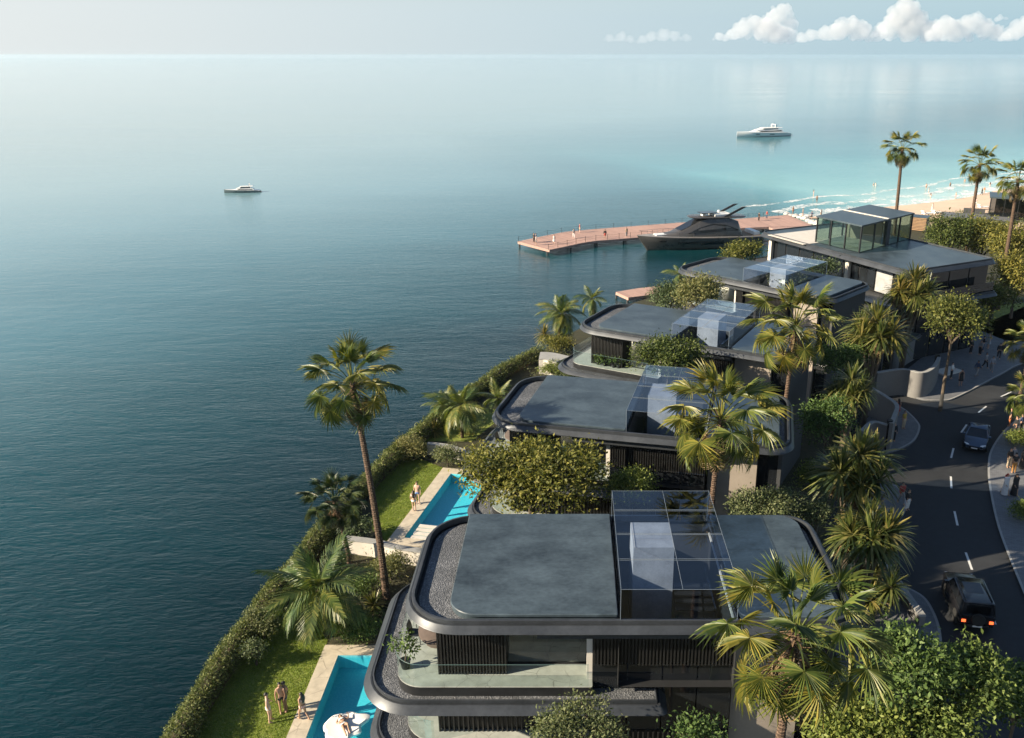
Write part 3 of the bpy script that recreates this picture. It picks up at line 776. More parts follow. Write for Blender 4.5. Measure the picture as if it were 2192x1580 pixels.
# corner house with the glass penthouse
def build_corner():
    v = thing('corner_house', 'large dark corner house with a glass penthouse on its flat roof', 'house', (33.9,97.6,0), R(-63))
    L, D = 12.0, 6.7
    m, O = roof_stack(-L, L, -D, D, [1.5,1.0,1.0,1.5], 10.25, 10.8, 0.35, 0.1, 0.12)
    m.build('roof_fascia', M['metal'], v, smooth=True)
    MB().prism(O(0.46), 10.3, 10.69).build('roof_panel', M['roof'], v)
    MB().prism([(-9.5,-6.9),(-3.2,-6.9),(-3.2,4.5),(-9.5,4.5)], 10.70, 10.74).build('paved_terrace', M['pale'], v)
    # penthouse
    iv = (Matrix.Translation(v.location) @ Matrix.Rotation(R(-63),4,'Z')).inverted()
    ph = thing('penthouse', None, None); ph.parent = v
    q = [iv @ at(u, vv, 10.74) for u, vv in ((1746,518),(1839,541),(1947,511))]
    a, b, c = [Vector((p.x,p.y,0)) for p in q]; d = a + (c - b)
    e1 = (b-a); e2 = (c-b); zt = 13.6
    n1, n2 = 3, 4
    corners = [a, b, c, d]
    MB().prism([(p.x,p.y) for p in (a-(e1+e2)*.02, b+(e1-e2)*.02, c+(e1+e2)*.02, d-(e1-e2)*.02)], zt, zt+0.16).build('penthouse_roof', M['roof'], ph)
    mid0 = a + e2*0.5; mid1 = b + e2*0.5
    MB().obox(((mid0+mid1)/2) + Vector((0,0,zt+.19)), (mid1-mid0)/2*1.02, e2.normalized()*0.16, (0,0,.03)).build('roof_seam', M['pale'], ph)
    for (p0, p1, n, mt) in ((a,b,3,'glass'),(b,c,4,'glass'),(c,d,3,'glass'),(d,a,4,'glass')):
        for i in range(n):
            s0 = p0 + (p1-p0)*(i/n); s1 = p0 + (p1-p0)*((i+1)/n)
            MB().quad((s0.x,s0.y,10.76),(s1.x,s1.y,10.76),(s1.x,s1.y,zt-.01),(s0.x,s0.y,zt-.01)).build('pane', M['glass_green'], ph, fix=False)
            MB().box(s0.x-.07,s0.x+.07,s0.y-.07,s0.y+.07,10.75,zt-.005).build('post', M['dark_metal'], ph)
    cc = b + e2*0.5
    MB().box(cc.x-.25,cc.x+.25,cc.y-.25,cc.y+.25,10.75,zt-.004).build('pier', M['wall_dark'], ph)
    # a solid rear half wall and pale blinds inside
    w0 = a + e2*0.5 + e1*0.1; w1 = b + e2*0.5 - e1*0.1
    MB().obox(((w0+w1)/2)+Vector((0,0,12.1)), (w1-w0)/2, e2.normalized()*.08, (0,0,1.34)).build('inner_wall', M['beige'], ph)
    MB().poly([(p.x,p.y) for p in (a+(e1+e2)*.01,b+(e2-e1)*.01,c-(e1+e2)*.01,d+(e1-e2)*.01)], 10.755).build('penthouse_floor', M['marble'], ph)
    # storeys
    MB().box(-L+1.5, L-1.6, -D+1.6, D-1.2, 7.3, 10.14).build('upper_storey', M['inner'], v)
    for k in range(9):
        x0 = -L+1.7+k*2.4
        mat = M['window'] if k != 7 else M['concrete']
        MB().box(x0, x0+2.2, -D+1.5, -D+1.58, 7.4, 10.0).build('window', mat, v)
    for k in range(4):
        MB().box(L-1.6, L-1.52, -D+1.9+k*3.0, -D+4.7+k*3.0, 7.4, 10.0).build('window', M['window'], v)
    for x in (-L+1.4, 2.4): MB().box(x, x+.5, -D+1.0, -D+1.4, 7.3, 10.14).build('pillar', M['pale'], v)
    m, O2 = roof_stack(-L-1.0, L+0.3, -D-0.6, D+0.5, [1.5,.6,.6,1.5], 6.75, 7.2, 0.3, 0.1, 0.1)
    m.build('ledge', M['metal'], v, smooth=True)
    MB().prism(O2(0.4), 6.7, 7.11).build('terrace_floor', M['wall_dark'], v)
    MB().box(L-.3, L-.28, -D, D, 7.2, 8.2).build('balustrade', M['glass_dark'], v)
    MB().box(-L+1.5, L-2.2, -D+1.8, D-1.2, 0, 6.66).build('lower_storey', M['inner'], v)
    for k in range(5): MB().box(L-2.2, L-2.1, -D+2.2+k*2.4, -D+4.3+k*2.4, 0.2, 5.6).build('window', M['window'], v)
    A, B = [iv @ at(u, vv, 4.2) for u, vv in ((2051,643),(2146,614))]
    e = (B-A).normalized(); nb = Vector((-e.y, e.x, 0)); nb = nb if nb.dot(-A) > 0 else -nb
    pc = [(p.x,p.y) for p in (A, B, B+nb*6.5, A+nb*6.5)]
    MB().prism(pc, 3.75, 4.2).build('porch_canopy', M['metal'], v)
    MB().prism([(p.x,p.y) for p in (A+(nb+e)*.2, B+(nb-e)*.2, B+nb*6.3-e*.2, A+nb*6.3+e*.2)], 4.203, 4.24).build('canopy_top', M['wall_dark'], v)
    q = B - e*.6 + nb*.5; MB().box(q.x-.18,q.x+.18,q.y-.18,q.y+.18,0,3.74).build('pillar', M['wall_dark'], v)
    q = (A+B)/2 + nb*5.5; MB().obox((q.x,q.y,1.87),e*4.0,nb*.15,(0,0,1.86)).build('porch_wall', M['wall_dark'], v)
    return v
CH = build_corner()

# entrance canopies beside villas 3 and 4 on the street side
def canopy(u, v, w, d, ang, label, z=3.4):
    c = at(u, v, z)
    t = thing('entrance_canopy', label, 'canopy', (c.x, c.y, 0), R(ang))
    m, O = roof_stack(-w/2, w/2, -d/2, d/2, .3, z-.3, z, .05, .1, .04); m.build('canopy_roof', M['metal'], t)
    MB().prism(O(.18), z-.35, z-.03).build('canopy_top', M['roof'], t)
    for sx in (-1, 1): MB().box(sx*(w/2-.5)-.15, sx*(w/2-.5)+.15, -.15, .15, 0, z-.38).build('post', M['wall_dark'], t)
    return t
canopy(1915, 722, 6.0, 3.0, 46, 'slim grey entrance canopy between the strap-leaved trees and the round tree', 4.6)

# ------------------------------------------------------------------ vegetation
def unit(a): return a/np.maximum(np.linalg.norm(a, axis=-1, keepdims=True), 1e-6)
def leaves_np(cen, out, per, leaf, spread, rng, up=0.5, wid=0.45, outw=0.8):
    """folded leaf quads in tufts about the points CEN; OUT = outward direction of each tuft"""
    n = len(cen)*per
    c = np.repeat(cen, per, 0) + rng.normal(0, 1, (n,3))*spread
    o = np.repeat(out, per, 0)
    d = unit(o*outw + rng.normal(0, .75, (n,3)) + np.array([0,0,-0.15]))        # leaf direction
    nr = unit(o*0.7 + rng.normal(0, .45, (n,3)) + np.array([0,0,up]))
    sdir = unit(np.cross(d, nr)); nr = np.cross(sdir, d)
    L = leaf*rng.uniform(.65, 1.3, (n,1)); Wd = L*wid*0.5
    v = np.stack([c, c + d*L*.45 + sdir*Wd + nr*L*.08, c + d*L - nr*L*.1, c + d*L*.45 - sdir*Wd + nr*L*.08], 1).reshape(-1,3)
    f = np.arange(n*4).reshape(-1,4)
    return v, f
def blob_tufts(blobs, n, rng, low=-0.45):
    w = np.array([b[3]*b[4]+b[4]*b[5]+b[3]*b[5] for b in blobs]); w = w/w.sum()
    idx = rng.choice(len(blobs), n, p=w)
    B = np.array(blobs)[idx]
    d = unit(rng.normal(0,1,(n,3)))
    d[:,2] = np.where(d[:,2] < low, -d[:,2], d[:,2])
    ph = rng.uniform(0,6.28,3)
    nz = np.sin(d[:,0]*4.6+B[:,0]*2+ph[0]) + np.sin(d[:,1]*4.9+B[:,1]*2+ph[1]) + np.sin(d[:,2]*5.3+B[:,2]*2+ph[2])
    r = rng.uniform(.62, 1.06, (n,1))**0.7 * (1 + .11*nz[:,None])
    stray = rng.random(n) < .045; r[stray] *= rng.uniform(1.12, 1.38, (stray.sum(),1))
    p = B[:,:3] + d*B[:,3:]*r
    keep = (nz > -1.05) | (rng.random(n) < .22)
    for b in blobs:                                             # drop tufts buried deep in another blob
        q = (p - np.array(b[:3]))/np.array(b[3:]); keep &= (np.linalg.norm(q, axis=1) > 0.52)
    return p[keep], unit(d[keep])
def crown_mesh(name, blobs, tufts, per, leaf, spread, seed, **kw):
    rng = np.random.default_rng(seed)
    p, d = blob_tufts(blobs, tufts, rng)
    v, f = leaves_np(p, d, per, leaf, spread, rng, **kw)
    return np_mesh(name, v, f)
def limbs(blobs, rng, r, fork=0.45):
    m = MB()
    top = Vector(np.mean([b[:3] for b in blobs], 0)); zf = max(0.4, min(b[2]-b[5] for b in blobs)*1.0)
    fk = Vector((top.x*.35, top.y*.35, max(zf, top.z*fork)))
    m.tube([(0,0,-.3),(fk.x*.3,fk.y*.3+.04,fk.z*.5),fk], [r*1.25, r, r*.8], 8)
    for b in blobs:
        e = Vector(b[:3]); mid = fk.lerp(e, .55) + Vector((rng.uniform(-.2,.2),rng.uniform(-.2,.2),.1))
        m.tube([fk, mid, e + Vector((0,0,b[5]*.4))], [r*.6, r*.35, r*.12], 6)
        for k in range(4):
            a = rng.uniform(0, 6.28); q = e + Vector((math.cos(a)*b[3]*.7, math.sin(a)*b[4]*.7, rng.uniform(-.2,.6)*b[5]))
            m.tube([mid, mid.lerp(q,.6)+Vector((0,0,.15)), q], [r*.3, r*.16, r*.06], 5)
    return m
def tree(name, label, cat, base, blobs, tufts, per, leaf, spread, mat, seed, tr=0.14, group=None, trunk=True, z=0.0, **kw):
    t = thing(name, label, cat, (base[0], base[1], z), 0, group)
    rng = np.random.default_rng(seed+100)
    if trunk: limbs(blobs, rng, tr).build('trunk', M['bark'], t, smooth=True, fix=False)
    o = link('crown', crown_mesh('crown', blobs, tufts, per, leaf, spread, seed, **kw), M[mat], t)
    o['kind'] = 'stuff'
    return t
def auto_blobs(c, rx, ry, rz, n, seed):
    """an uneven crown: one core and n lobes round it"""
    rng = random.Random(seed); rx, ry, rz = rx*.84, ry*.84, rz*.84; out = [(c[0],c[1],c[2],rx*.72,ry*.72,rz*.8)]
    for k in range(n):
        a = 6.283*k/n + rng.uniform(-.4,.4); e = rng.uniform(-.35,.75); s = rng.uniform(.34,.52)
        out.append((c[0]+math.cos(a)*math.cos(e)*rx*.68, c[1]+math.sin(a)*math.cos(e)*ry*.68, c[2]+math.sin(e)*rz*.62, rx*s, ry*s, rz*s*1.05))
    return out
def tree_at(u, v, y, wpx, hpx, name, label, cat, mat, seed, leaf=0.16, dens=1.0, group=None, ny=None, lobes=7, per=9, **kw):
    """crown centred where the survey shows it, WPX by HPX survey pixels, standing at distance y"""
    c = at_y(u, v, y); zc = c.y*CP - (c.z-CAM_H)*SP; s = zc/F_PX
    rx = wpx*s/2; rz = hpx*s/2*1.02
    ry = ny or rx*.8
    blobs = auto_blobs((0,0,c.z), rx, ry, rz, lobes, seed)
    area = 4*math.pi*((rx*ry+ry*rz+rx*rz)/3)
    tufts = int(min(4500, max(80, area*dens*1.25/(leaf*leaf*per*0.22))))
    return tree(name, label, cat, (c.x, c.y), blobs, tufts, per, leaf, leaf*1.25, mat, seed, group=group, tr=max(.07, rx*.055), **kw)

# --- palms
def fan_frond(seed, pet, rad, droop, n=34, width=1.0):
    rng = random.Random(seed); V = []; Fc = []
    P = []
    for k in range(6):                                           # petiole: a flat tapering stalk with a slight arch
        t = k/5; P.append(Vector((pet*t, 0, 0.10*pet*math.sin(t*2.6) - 0.05*pet*t*t)))
    w = 0.035
    for k, p in enumerate(P):
        ww = w*(1-.55*k/5); V += [(p.x, ww, p.z+.012), (p.x, -ww, p.z+.012), (p.x, 0, p.z-.02)]
    for k in range(5):
        a = k*3
        Fc += [(a,a+3,a+4,a+1), (a+1,a+4,a+5,a+2), (a+2,a+5,a+3,a)]
    c = P[-1]; rot = Matrix.Rotation(droop, 3, 'Y')
    span = R(rng.uniform(118, 138))
    for i in range(n):
        a = -span + 2*span*i/(n-1) + rng.uniform(-.02,.02)
        L = rad*(1 - .30*(abs(a)/span)**2)*rng.uniform(.92,1.06)
        da = span/(n-1)*1.08*width
        cup = 0.20 + .1*math.cos(a); tw = rng.uniform(-.05,.05)
        tipd = rng.uniform(.10,.50)
        def pt(r, ang, lift):
            q = Vector((math.cos(ang)*r, math.sin(ang)*r, -cup*abs(math.sin(ang))*r*.9 + lift - tipd*max(0,r/rad-.5)**2*rad*2.2))
            return c + rot @ q
        b = len(V)
        V += [pt(0.02*rad,a,0), pt(.34*L,a-da*.95,-.01*rad), pt(.34*L,a,.045*rad), pt(.34*L,a+da*.95,-.01*rad),
              pt(.64*L,a-da*.36+tw,-.01*rad), pt(.64*L,a+tw,.04*rad), pt(.64*L,a+da*.36+tw,-.01*rad), pt(L,a+tw*2,0)]
        V = [tuple(x) for x in V]
        Fc += [(b,b+1,b+2),(b,b+2,b+3),(b+1,b+4,b+5,b+2),(b+2,b+5,b+6,b+3),(b+4,b+7,b+5),(b+5,b+7,b+6)]
    me = bpy.data.meshes.new('frond'); me.from_pydata(V, [], Fc); me.update(); return me
FAN = {'young': [fan_frond(s, 1.6, .98, R(-4), 30) for s in (1,2)], 'mid': [fan_frond(s, 1.75, 1.05, R(22), 30) for s in (3,4,5)],
       'old': [fan_frond(s, 1.55, 1.05, R(50), 30) for s in (6,7)], 'dead': [fan_frond(s, .95, .8, R(35), 20, .45) for s in (8,9)]}
for k, l in FAN.items():
    for me in l: me.materials.append(M['fan_dead' if k == 'dead' else 'fan'])
def trunk_mesh(h, r0, r1, lean=(0,0), seed=1, rings=True):
    rng = random.Random(seed); m = MB(); pts = []; rad = []
    n = int(h*(9 if rings else 3))
    for k in range(n+1):
        t = k/n; q = t*t*(1.6-.6*t)
        pts.append((lean[0]*q, lean[1]*q, h*t - .3*(k == 0)))
        rad.append((r0+(r1-r0)*t + (.10*r0 if t < .05 else 0))*(1.06 if k % 3 == 0 else .97)*rng.uniform(.97,1.03))
    m.tube(pts, rad, 10); return m
def fan_palm(label, base, h, seed, scale=1.0, lean=(0,0), n=34, dead=12, r=0.19, group=None, dark=False, low=-38, name='fan_palm'):
    rng = random.Random(seed)
    t = thing(name, label, 'palm tree', (base[0], base[1], base[2] if len(base) > 2 else 0), 0, group)
    trunk_mesh(h, r, r*.62, lean, seed).build('trunk', M['trunk'], t, smooth=True, fix=False)
    top = Vector((lean[0], lean[1], h))
    fb = MB(); 
    for k in range(70):                                          # fibrous leaf bases about the growing tip
        a = rng.uniform(0,6.28); e = rng.uniform(-1.1,.9); z = rng.uniform(-1.2,.1)*scale
        p = top + Vector((math.cos(a)*.1, math.sin(a)*.1, z)); d = Vector((math.cos(a)*math.cos(e), math.sin(a)*math.cos(e), math.sin(e)))
        L = rng.uniform(.25,.55)*scale; s = Vector((-math.sin(a), math.cos(a), 0))*.035*scale
        fb.quad(p-s, p+s, p+d*L+s*.4, p+d*L-s*.4)
    fb.build('fibre', M['fibre'], t, fix=False)
    for k in range(n):
        f = k/(n-1); el = 82 - (82-low)*f**.85 + rng.uniform(-7,7); az = k*2.39996 + rng.uniform(-.25,.25)
        kind = 'young' if f < .22 else ('mid' if f < .68 else 'old')
        me = rng.choice(FAN[kind])
        o = link('frond', me, None, t, loc=top + Vector((math.cos(az)*.1, math.sin(az)*.1, .15-.55*f))*1.0,
                 rot=(rng.uniform(-.35,.35), -R(el), az), scale=scale*rng.uniform(.86,1.1)*(.82 if f < .15 else 1))
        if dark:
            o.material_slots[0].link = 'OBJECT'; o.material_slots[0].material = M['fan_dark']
    for k in range(dead):
        az = k*2.4 + rng.uniform(-.4,.4); el = rng.uniform(-82,-52)
        link('dry_frond', rng.choice(FAN['dead']), None, t, loc=top + Vector((math.cos(az)*.1, math.sin(az)*.1, -.45-.035*k)), rot=(rng.uniform(-.5,.5), -R(el), az), scale=scale*rng.uniform(.8,1.15))
    return t
def feather_frond(seed, L, droop, leafl=.55, n=44):
    rng = random.Random(seed); V = []; Fc = []
    def pos(t): 
        a = droop*t; 
        return Vector((L*(math.sin(a)/droop if droop > .01 else t), 0, -L*((1-math.cos(a))/droop) if droop > .01 else 0))
    for k in range(13):
        p = pos(k/12); w = .035*(1-.85*k/12); V += [(p.x,w,p.z),(p.x,-w,p.z),(p.x,0,p.z-.03*(1-k/13))]
    for k in range(12):
        a = k*3; Fc += [(a,a+3,a+4,a+1),(a+1,a+4,a+5,a+2),(a+2,a+5,a+3,a)]
    for i in range(n):
        t = .10 + .9*i/(n-1); p = pos(t); tg = (pos(min(1,t+.01))-pos(t-.01)).normalized()
        prof = leafl*(.35+.65*math.sin(min(1,t*1.15)*math.pi*.86+.25))
        for sd in (-1,1):
            ang = R(58 - 30*t) + rng.uniform(-.08,.08)
            d = (tg*math.cos(ang) + Vector((0,sd,0))*math.sin(ang)).normalized()
            l = prof*rng.uniform(.85,1.1)*2.0; w = .022*1.3
            q0 = p; q1 = p + d*l*.45 + Vector((0,0,.02)); q2 = p + d*l*.85 + Vector((0,0,-.22*l*rng.uniform(.5,1.4)))
            q3 = p + d*l*1.0 + Vector((0,0,-.42*l*rng.uniform(.6,1.3)))
            b = len(V); V += [tuple(x) for x in (q0+tg*w, q0-tg*w, q1+tg*w*1.2, q1-tg*w*1.2, q2+tg*w*.7, q2-tg*w*.7, q3)]
            Fc += [(b,b+1,b+3,b+2),(b+2,b+3,b+5,b+4),(b+4,b+5,b+6)]
    me = bpy.data.meshes.new('frond'); me.from_pydata(V, [], Fc); me.update(); me.materials.append(M['feather']); return me
FEA = [feather_frond(s, 2.9, d) for s, d in ((1,.55),(2,.95),(3,1.3),(4,1.6))]
def feather_palm(label, base, h, seed, scale=1.0, lean=(0,0), n=22, low=-45, r=.15, group=None):
    rng = random.Random(seed); t = thing('coconut_palm', label, 'palm tree', (base[0], base[1], 0), 0, group)
    trunk_mesh(h, r, r*.65, lean, seed).build('trunk', M['trunk'], t, smooth=True, fix=False)
    top = Vector((lean[0], lean[1], h))
    for k in range(n):
        f = k/(n-1); el = 80 - (80-low)*f + rng.uniform(-8,8); az = k*2.39996 + rng.uniform(-.3,.3)
        me = FEA[min(3, int(f*2.6 + rng.uniform(0,1.3)))]
        link('frond', me, None, t, loc=top, rot=(rng.uniform(-.5,.5), -R(el), az), scale=scale*rng.uniform(.82,1.1)*(.8 if f<.1 else 1))
    fb = MB()
    for k in range(24):
        a = rng.uniform(0,6.28); p = top+Vector((math.cos(a)*.08,math.sin(a)*.08,rng.uniform(-.5,.1))); d = Vector((math.cos(a),math.sin(a),rng.uniform(-.2,.9)))*rng.uniform(.2,.5)*scale
        s = Vector((-math.sin(a),math.cos(a),0))*.04; fb.quad(p-s,p+s,p+d+s*.3,p+d-s*.3)
    fb.build('fibre', M['fibre'], t, fix=False)
    return t
def strap_head(seed, n, L, droop=1.0, w=.05):
    rng = random.Random(seed); V = []; Fc = []
    for i in range(n):
        az = rng.uniform(0,6.283); f = i/n; el = R(84 - 120*f**.9 + rng.uniform(-10,10)); l = L*rng.uniform(.75,1.12)
        d = Vector((math.cos(az)*math.cos(el), math.sin(az)*math.cos(el), math.sin(el))); s = Vector((-math.sin(az),math.cos(az),0))
        b = len(V); base = d*.08
        for j, (t, ww) in enumerate(((0,.6),(.35,1),(.7,.75),(1,.08))):
            q = base + d*l*t + Vector((0,0,-droop*l*.42*t*t*max(.25,math.cos(el)))) 
            V += [tuple(q+s*w*ww), tuple(q-s*w*ww)]
        Fc += [(b+2*j,b+2*j+1,b+2*j+3,b+2*j+2) for j in range(3)]
    me = bpy.data.meshes.new('leaf_head'); me.from_pydata(V, [], Fc); me.update(); me.materials.append(M['rosette']); return me
HEADS = [strap_head(s, 120, 1.25) for s in (1,2,3)]
def strap_tree(label, c, spread, n, seed, scale=1.0, group=None, dry=True):
    """several leaf heads on forking stems; c = centre of the crown"""
    rng = random.Random(seed); t = thing('strap_leaved_tree', label, 'tree', (c[0], c[1], 0), 0, group)
    m = MB(); H = c[2]
    heads = [(0,0,H)] + [(math.cos(6.283*k/(n-1)+.4)*spread*rng.uniform(.75,1.05), math.sin(6.283*k/(n-1)+.4)*spread*rng.uniform(.75,1.05), H - rng.uniform(.1,1.0)*spread) for k in range(n-1)]
    for p in heads:
        m.tube([(0,0,-.2),(p[0]*.15,p[1]*.15,H*.45),(p[0]*.7,p[1]*.7,p[2]-.8),p], [.16,.14,.1,.07], 7)
    m.build('trunk', M['bark'], t, smooth=True, fix=False)
    for k, p in enumerate(heads):
        link('leaf_head', HEADS[k % 3], None, t, loc=p, rot=(rng.uniform(-.25,.25), rng.uniform(-.25,.25), rng.uniform(0,6)), scale=scale*rng.uniform(.85,1.15))
        if dry and rng.random() < .7:
            az = rng.uniform(0,6.28)
            for j in range(4): link('dry_frond', FAN['dead'][j%2], None, t, loc=(p[0],p[1],p[2]-.25), rot=(0,R(rng.uniform(50,80)),az+j*1.6), scale=.62*scale)
    return t

# --- hedge along the sea wall
def build_hedge():
    t = thing('sea_hedge', 'long clipped hedge along the top of the sea wall', 'hedge')
    line = [Vector((p.x,p.y,0)) for p in HEDGE]; cl = offset_line(line, 0.6)
    rng = np.random.default_rng(5); H = 1.3
    core = MB(); secs = []
    for i, p in enumerate(cl):
        tt = (cl[min(i+1,len(cl)-1)] - cl[max(i-1,0)]); nn = Vector((tt.y,-tt.x,0)).normalized()
        secs.append([p-nn*.4, p-nn*.42+Vector((0,0,.8)), p-nn*.2+Vector((0,0,1.0)), p+nn*.2+Vector((0,0,1.0)), p+nn*.42+Vector((0,0,.8)), p+nn*.4])
    for a, b in zip(secs, secs[1:]):
        for k in range(5): core.quad(a[k], b[k], b[k+1], a[k+1])
    core.build('hedge_core', M['soil'], t, fix=False)
    V = []; Fs = []; off = 0
    for a, b in zip(cl, cl[1:]):
        L = (b-a).length; d = (b-a)/L; nn = Vector((d.y,-d.x,0)); mid = (a+b)/2
        dist = max(38, mid.y); leaf = 0.125 if dist < 60 else .18
        n = int(L*(3.4)*2.2/(leaf*leaf*6*.45))
        th = rng.uniform(-.35, math.pi+.35, n); s = rng.uniform(0,1,n)
        wob = 1 + .12*np.sin(s*L*1.7+mid.y) + rng.normal(0,.06,n)
        cx = np.cos(th)*.56*wob; cz = .62 + np.sin(th)*.62*wob
        p = np.array([a.x,a.y,0]) + s[:,None]*np.array([b.x-a.x,b.y-a.y,0]) + cx[:,None]*np.array([nn.x,nn.y,0]) + cz[:,None]*np.array([0,0,1.0])
        o = np.cos(th)[:,None]*np.array([nn.x,nn.y,0]) + np.sin(th)[:,None]*np.array([0,0,1.0])
        p[:,2] = np.maximum(p[:,2], .08)
        v, f = leaves_np(p, o, 6, leaf, leaf*.7, rng)
        V.append(v); Fs.append(f+off); off += len(v)
    o = link('hedge_leaves', np_mesh('hedge_leaves', np.concatenate(V), np.concatenate(Fs)), M['hedge'], t); o['kind'] = 'stuff'
    return t
build_hedge()
# sea wall below the hedge
sw = MB(); 
for a, b in zip(edge, edge[1:]): sw.quad((a.x-.05,a.y,-3.5),(b.x-.05,b.y,-3.5),(b.x-.05,b.y,.02),(a.x-.05,a.y,.02))
set_props(sw.build('sea_wall', M['wall_dark'], fix=False), 'low grey sea wall below the clipped hedge', 'wall')

def top_h(u, v, base): return at_y(u, v, base.y).z
# tall fan palm over the lawn
b0 = at(828, 1290); q = at_y(752, 822, b0.y); b0h = q.z
fan_palm('tallest fan palm, its bare trunk rising from the planting by the lawn', (b0.x, b0.y), b0h, 11, 1.12, (q.x-b0.x, .2), 34, 14, .23, 'fan palms of the shore gardens')
b1 = at(748, 1205); q = at_y(716, 1088, b1.y)
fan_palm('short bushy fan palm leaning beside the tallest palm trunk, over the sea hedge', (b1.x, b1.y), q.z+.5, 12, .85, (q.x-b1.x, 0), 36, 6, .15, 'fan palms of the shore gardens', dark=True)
for (u, v, y, tu, sd, sc, lb) in ((1703,1358,20.0,1668,21,1.02,'big sunlit fan palm in front of the street end of the nearest villa'),
                          (1543,896,39.6,1536,22,1.3,'fan palm growing between the first and second villas, mirrored in the glass lantern'),
                          (1703,698,54.2,1696,23,1.34,'fan palm growing between the second and third villas, with a pale dry skirt')):
    q = at_y(u, v, y); fan_palm(lb, (q.x-.35, q.y+.1), q.z, sd, sc, (.35,-.1), 31, 16, .2, 'fan palms of the shore gardens')
for (u, v, y, bu, sd, sc, lb) in ((1932,318,128,1922,31,1.22,'tall fan palm before the beach, straight up behind the glass penthouse'),
                          (2098,352,126,2081,32,1.25,'tall fan palm before the beach, leaning, just off the dark beach pavilion'),
                          (2180,385,108,2163,33,1.15,'tall fan palm before the beach whose crown is cut by the picture edge')):
    q = at_y(u, v, y); b = at_y(bu, v+110, y)
    ln = (q.x-b.x)*1.5; fan_palm(lb, (q.x-ln, q.y), q.z, sd, sc, (ln, 0), 26, 14, .30, 'tall palms before the beach', low=-30)
for (u, v, y, sd, lb) in ((2205,735,78,34,'low fan palm across the street, the farther of two at the picture edge'),
                          (2208,850,70,35,'low fan palm across the street, the nearer of two at the picture edge')):
    q = at_y(u, v, y); fan_palm(lb, (q.x, q.y), q.z, sd, .95, (0,0), 30, 8, .17, 'palms across the street')
# coconut palms
for (u, v, bu, bv, sd, sc, n, lb) in ((683,1262,668,1370,41,1.12,24,'wide coconut palm with drooping fronds over the corner of the near lawn'),
                           (985,868,990,937,42,.95,15,'coconut palm with one pale upright frond, beside the second villa terrace'),
                           (1065,852,1075,920,43,.8,14,'small coconut palm half hidden by the second villa roof'),
                           (1203,672,1195,742,44,1.02,20,'coconut palm at the water beside the third villa roof'),
                           (1268,640,1275,700,45,.8,12,'slender coconut palm peeping over the third villa roof edge'),
                           (1456,588,1465,620,46,.85,12,'coconut palm behind the fourth villa, a frond tip over its roof')):
    b = at(bu, bv); q = at_y(u, v, b.y)
    feather_palm(lb, (b.x, b.y), max(1.2, q.z), sd, sc, (q.x-b.x, 0), n, group='coconut palms along the sea side')
b = at(950, 905); feather_palm('stubby coconut palm with yellow-green fronds beside the sea hedge', (b.x, b.y), 1.6, 47, .72, (0,0), 20, -20, .16, 'coconut palms along the sea side')
# strap-leaved trees along the street
for (u, v, y, wpx, sd, lb) in ((1840,975,44,165,51,'broad strap-leaved tree between the second villa and the street'),
                     (1862,1120,39,165,52,'strap-leaved tree behind the street end of the nearest villa roof'),
                     (1822,815,60,115,53,'dark green strap-leaved tree above the yellow shrubs of the second villa'),
                     (1876,690,69,125,54,'golden strap-leaved tree in front of the slim entrance canopy'),
                     (1956,602,82,112,55,'strap-leaved tree standing against the corner house')):
    q = at_y(u, v, y); s = (q.y*CP-(q.z-CAM_H)*SP)/F_PX
    strap_tree(lb, (q.x, q.y, q.z), wpx*s*.30, 7, sd, wpx*s*.5/1.55, 'strap-leaved trees along the street')
q = at_y(1880, 1190, 43.5); strap_tree('dark low strap-leaved tree in the shade beside the street', (q.x, q.y, q.z-1.2), 1.2, 6, 56, 1.0, 'strap-leaved trees along the street')

# broadleaf trees
TG = 'leafy trees of the gardens'
tree_at(1135,1022,41.2,330,175,'leafy_tree','big round leafy tree between the first and second villas','tree','broad',61,.23,1.25,TG,lobes=9,ny=3.2)
tree_at(1432,768,57.4,165,105,'leafy_tree','leafy tree between the second and third villas, beside the roof lantern','tree','broad',62,.2,1.2,TG)
tree_at(2042,690,74,142,142,'leafy_tree','round bright-leaved street tree beside the paved corner','tree','broad',63,.26,1.0,TG,lobes=6)
for k, (u, v, y, w, h, mt, lb) in enumerate(((1945,1440,26.0,215,190,'broad_green','dense leafy tree with light green leaves just behind the big sunlit fan palm'),
                      (2075,1480,26.5,215,210,'broad_green','dense leafy tree hiding the near end of the street'),
                      (2180,1500,27.5,170,180,'broad_green','dark leafy tree in the bottom corner of the picture by the street'),
                      (1835,1575,25.0,240,150,'broad_green','low leafy tree at the foot of the big sunlit fan palm'),
                      (1985,1575,25.2,230,150,'broad_green','low leafy tree along the bottom edge between the taller leafy trees'))):
    tree_at(u,v,y,w,h,'leafy_tree',lb,'tree',mt,64+k,.21,1.3,TG,lobes=9)
tree_at(1240,1568,24.6,235,110,'leafy_tree','bushy tree in front of the dark slatted wall of the nearest villa','tree','shrub',71,.13,.8,TG)
tree_at(1490,1578,24.8,120,90,'leafy_tree','small dark tree in front of the nearest villa, below its ledge','tree','broad_green',72,.16,.7,TG)
for k, (u, v, y, w, h, lb) in enumerate(((2035,505,118,120,95,'leafy tree beside the corner house roof, first of the grove'),
                      (2105,515,118,130,110,'leafy tree in the middle of the grove by the corner house'),
                      (2165,530,112,120,120,'leafy tree at the end of the grove, under the cut-off palm'),
                      (2178,600,104,110,140,'leafy tree on the shaded street side of the grove'),
                      (2125,640,101,90,90,'dark leafy tree beside the porch of the corner house'))):
    tree_at(u,v,y,w,h,'leafy_tree',lb,'tree','broad',74+k,.34,1.1,'grove of trees beyond the corner house',per=7)
SG = 'garden shrubs'
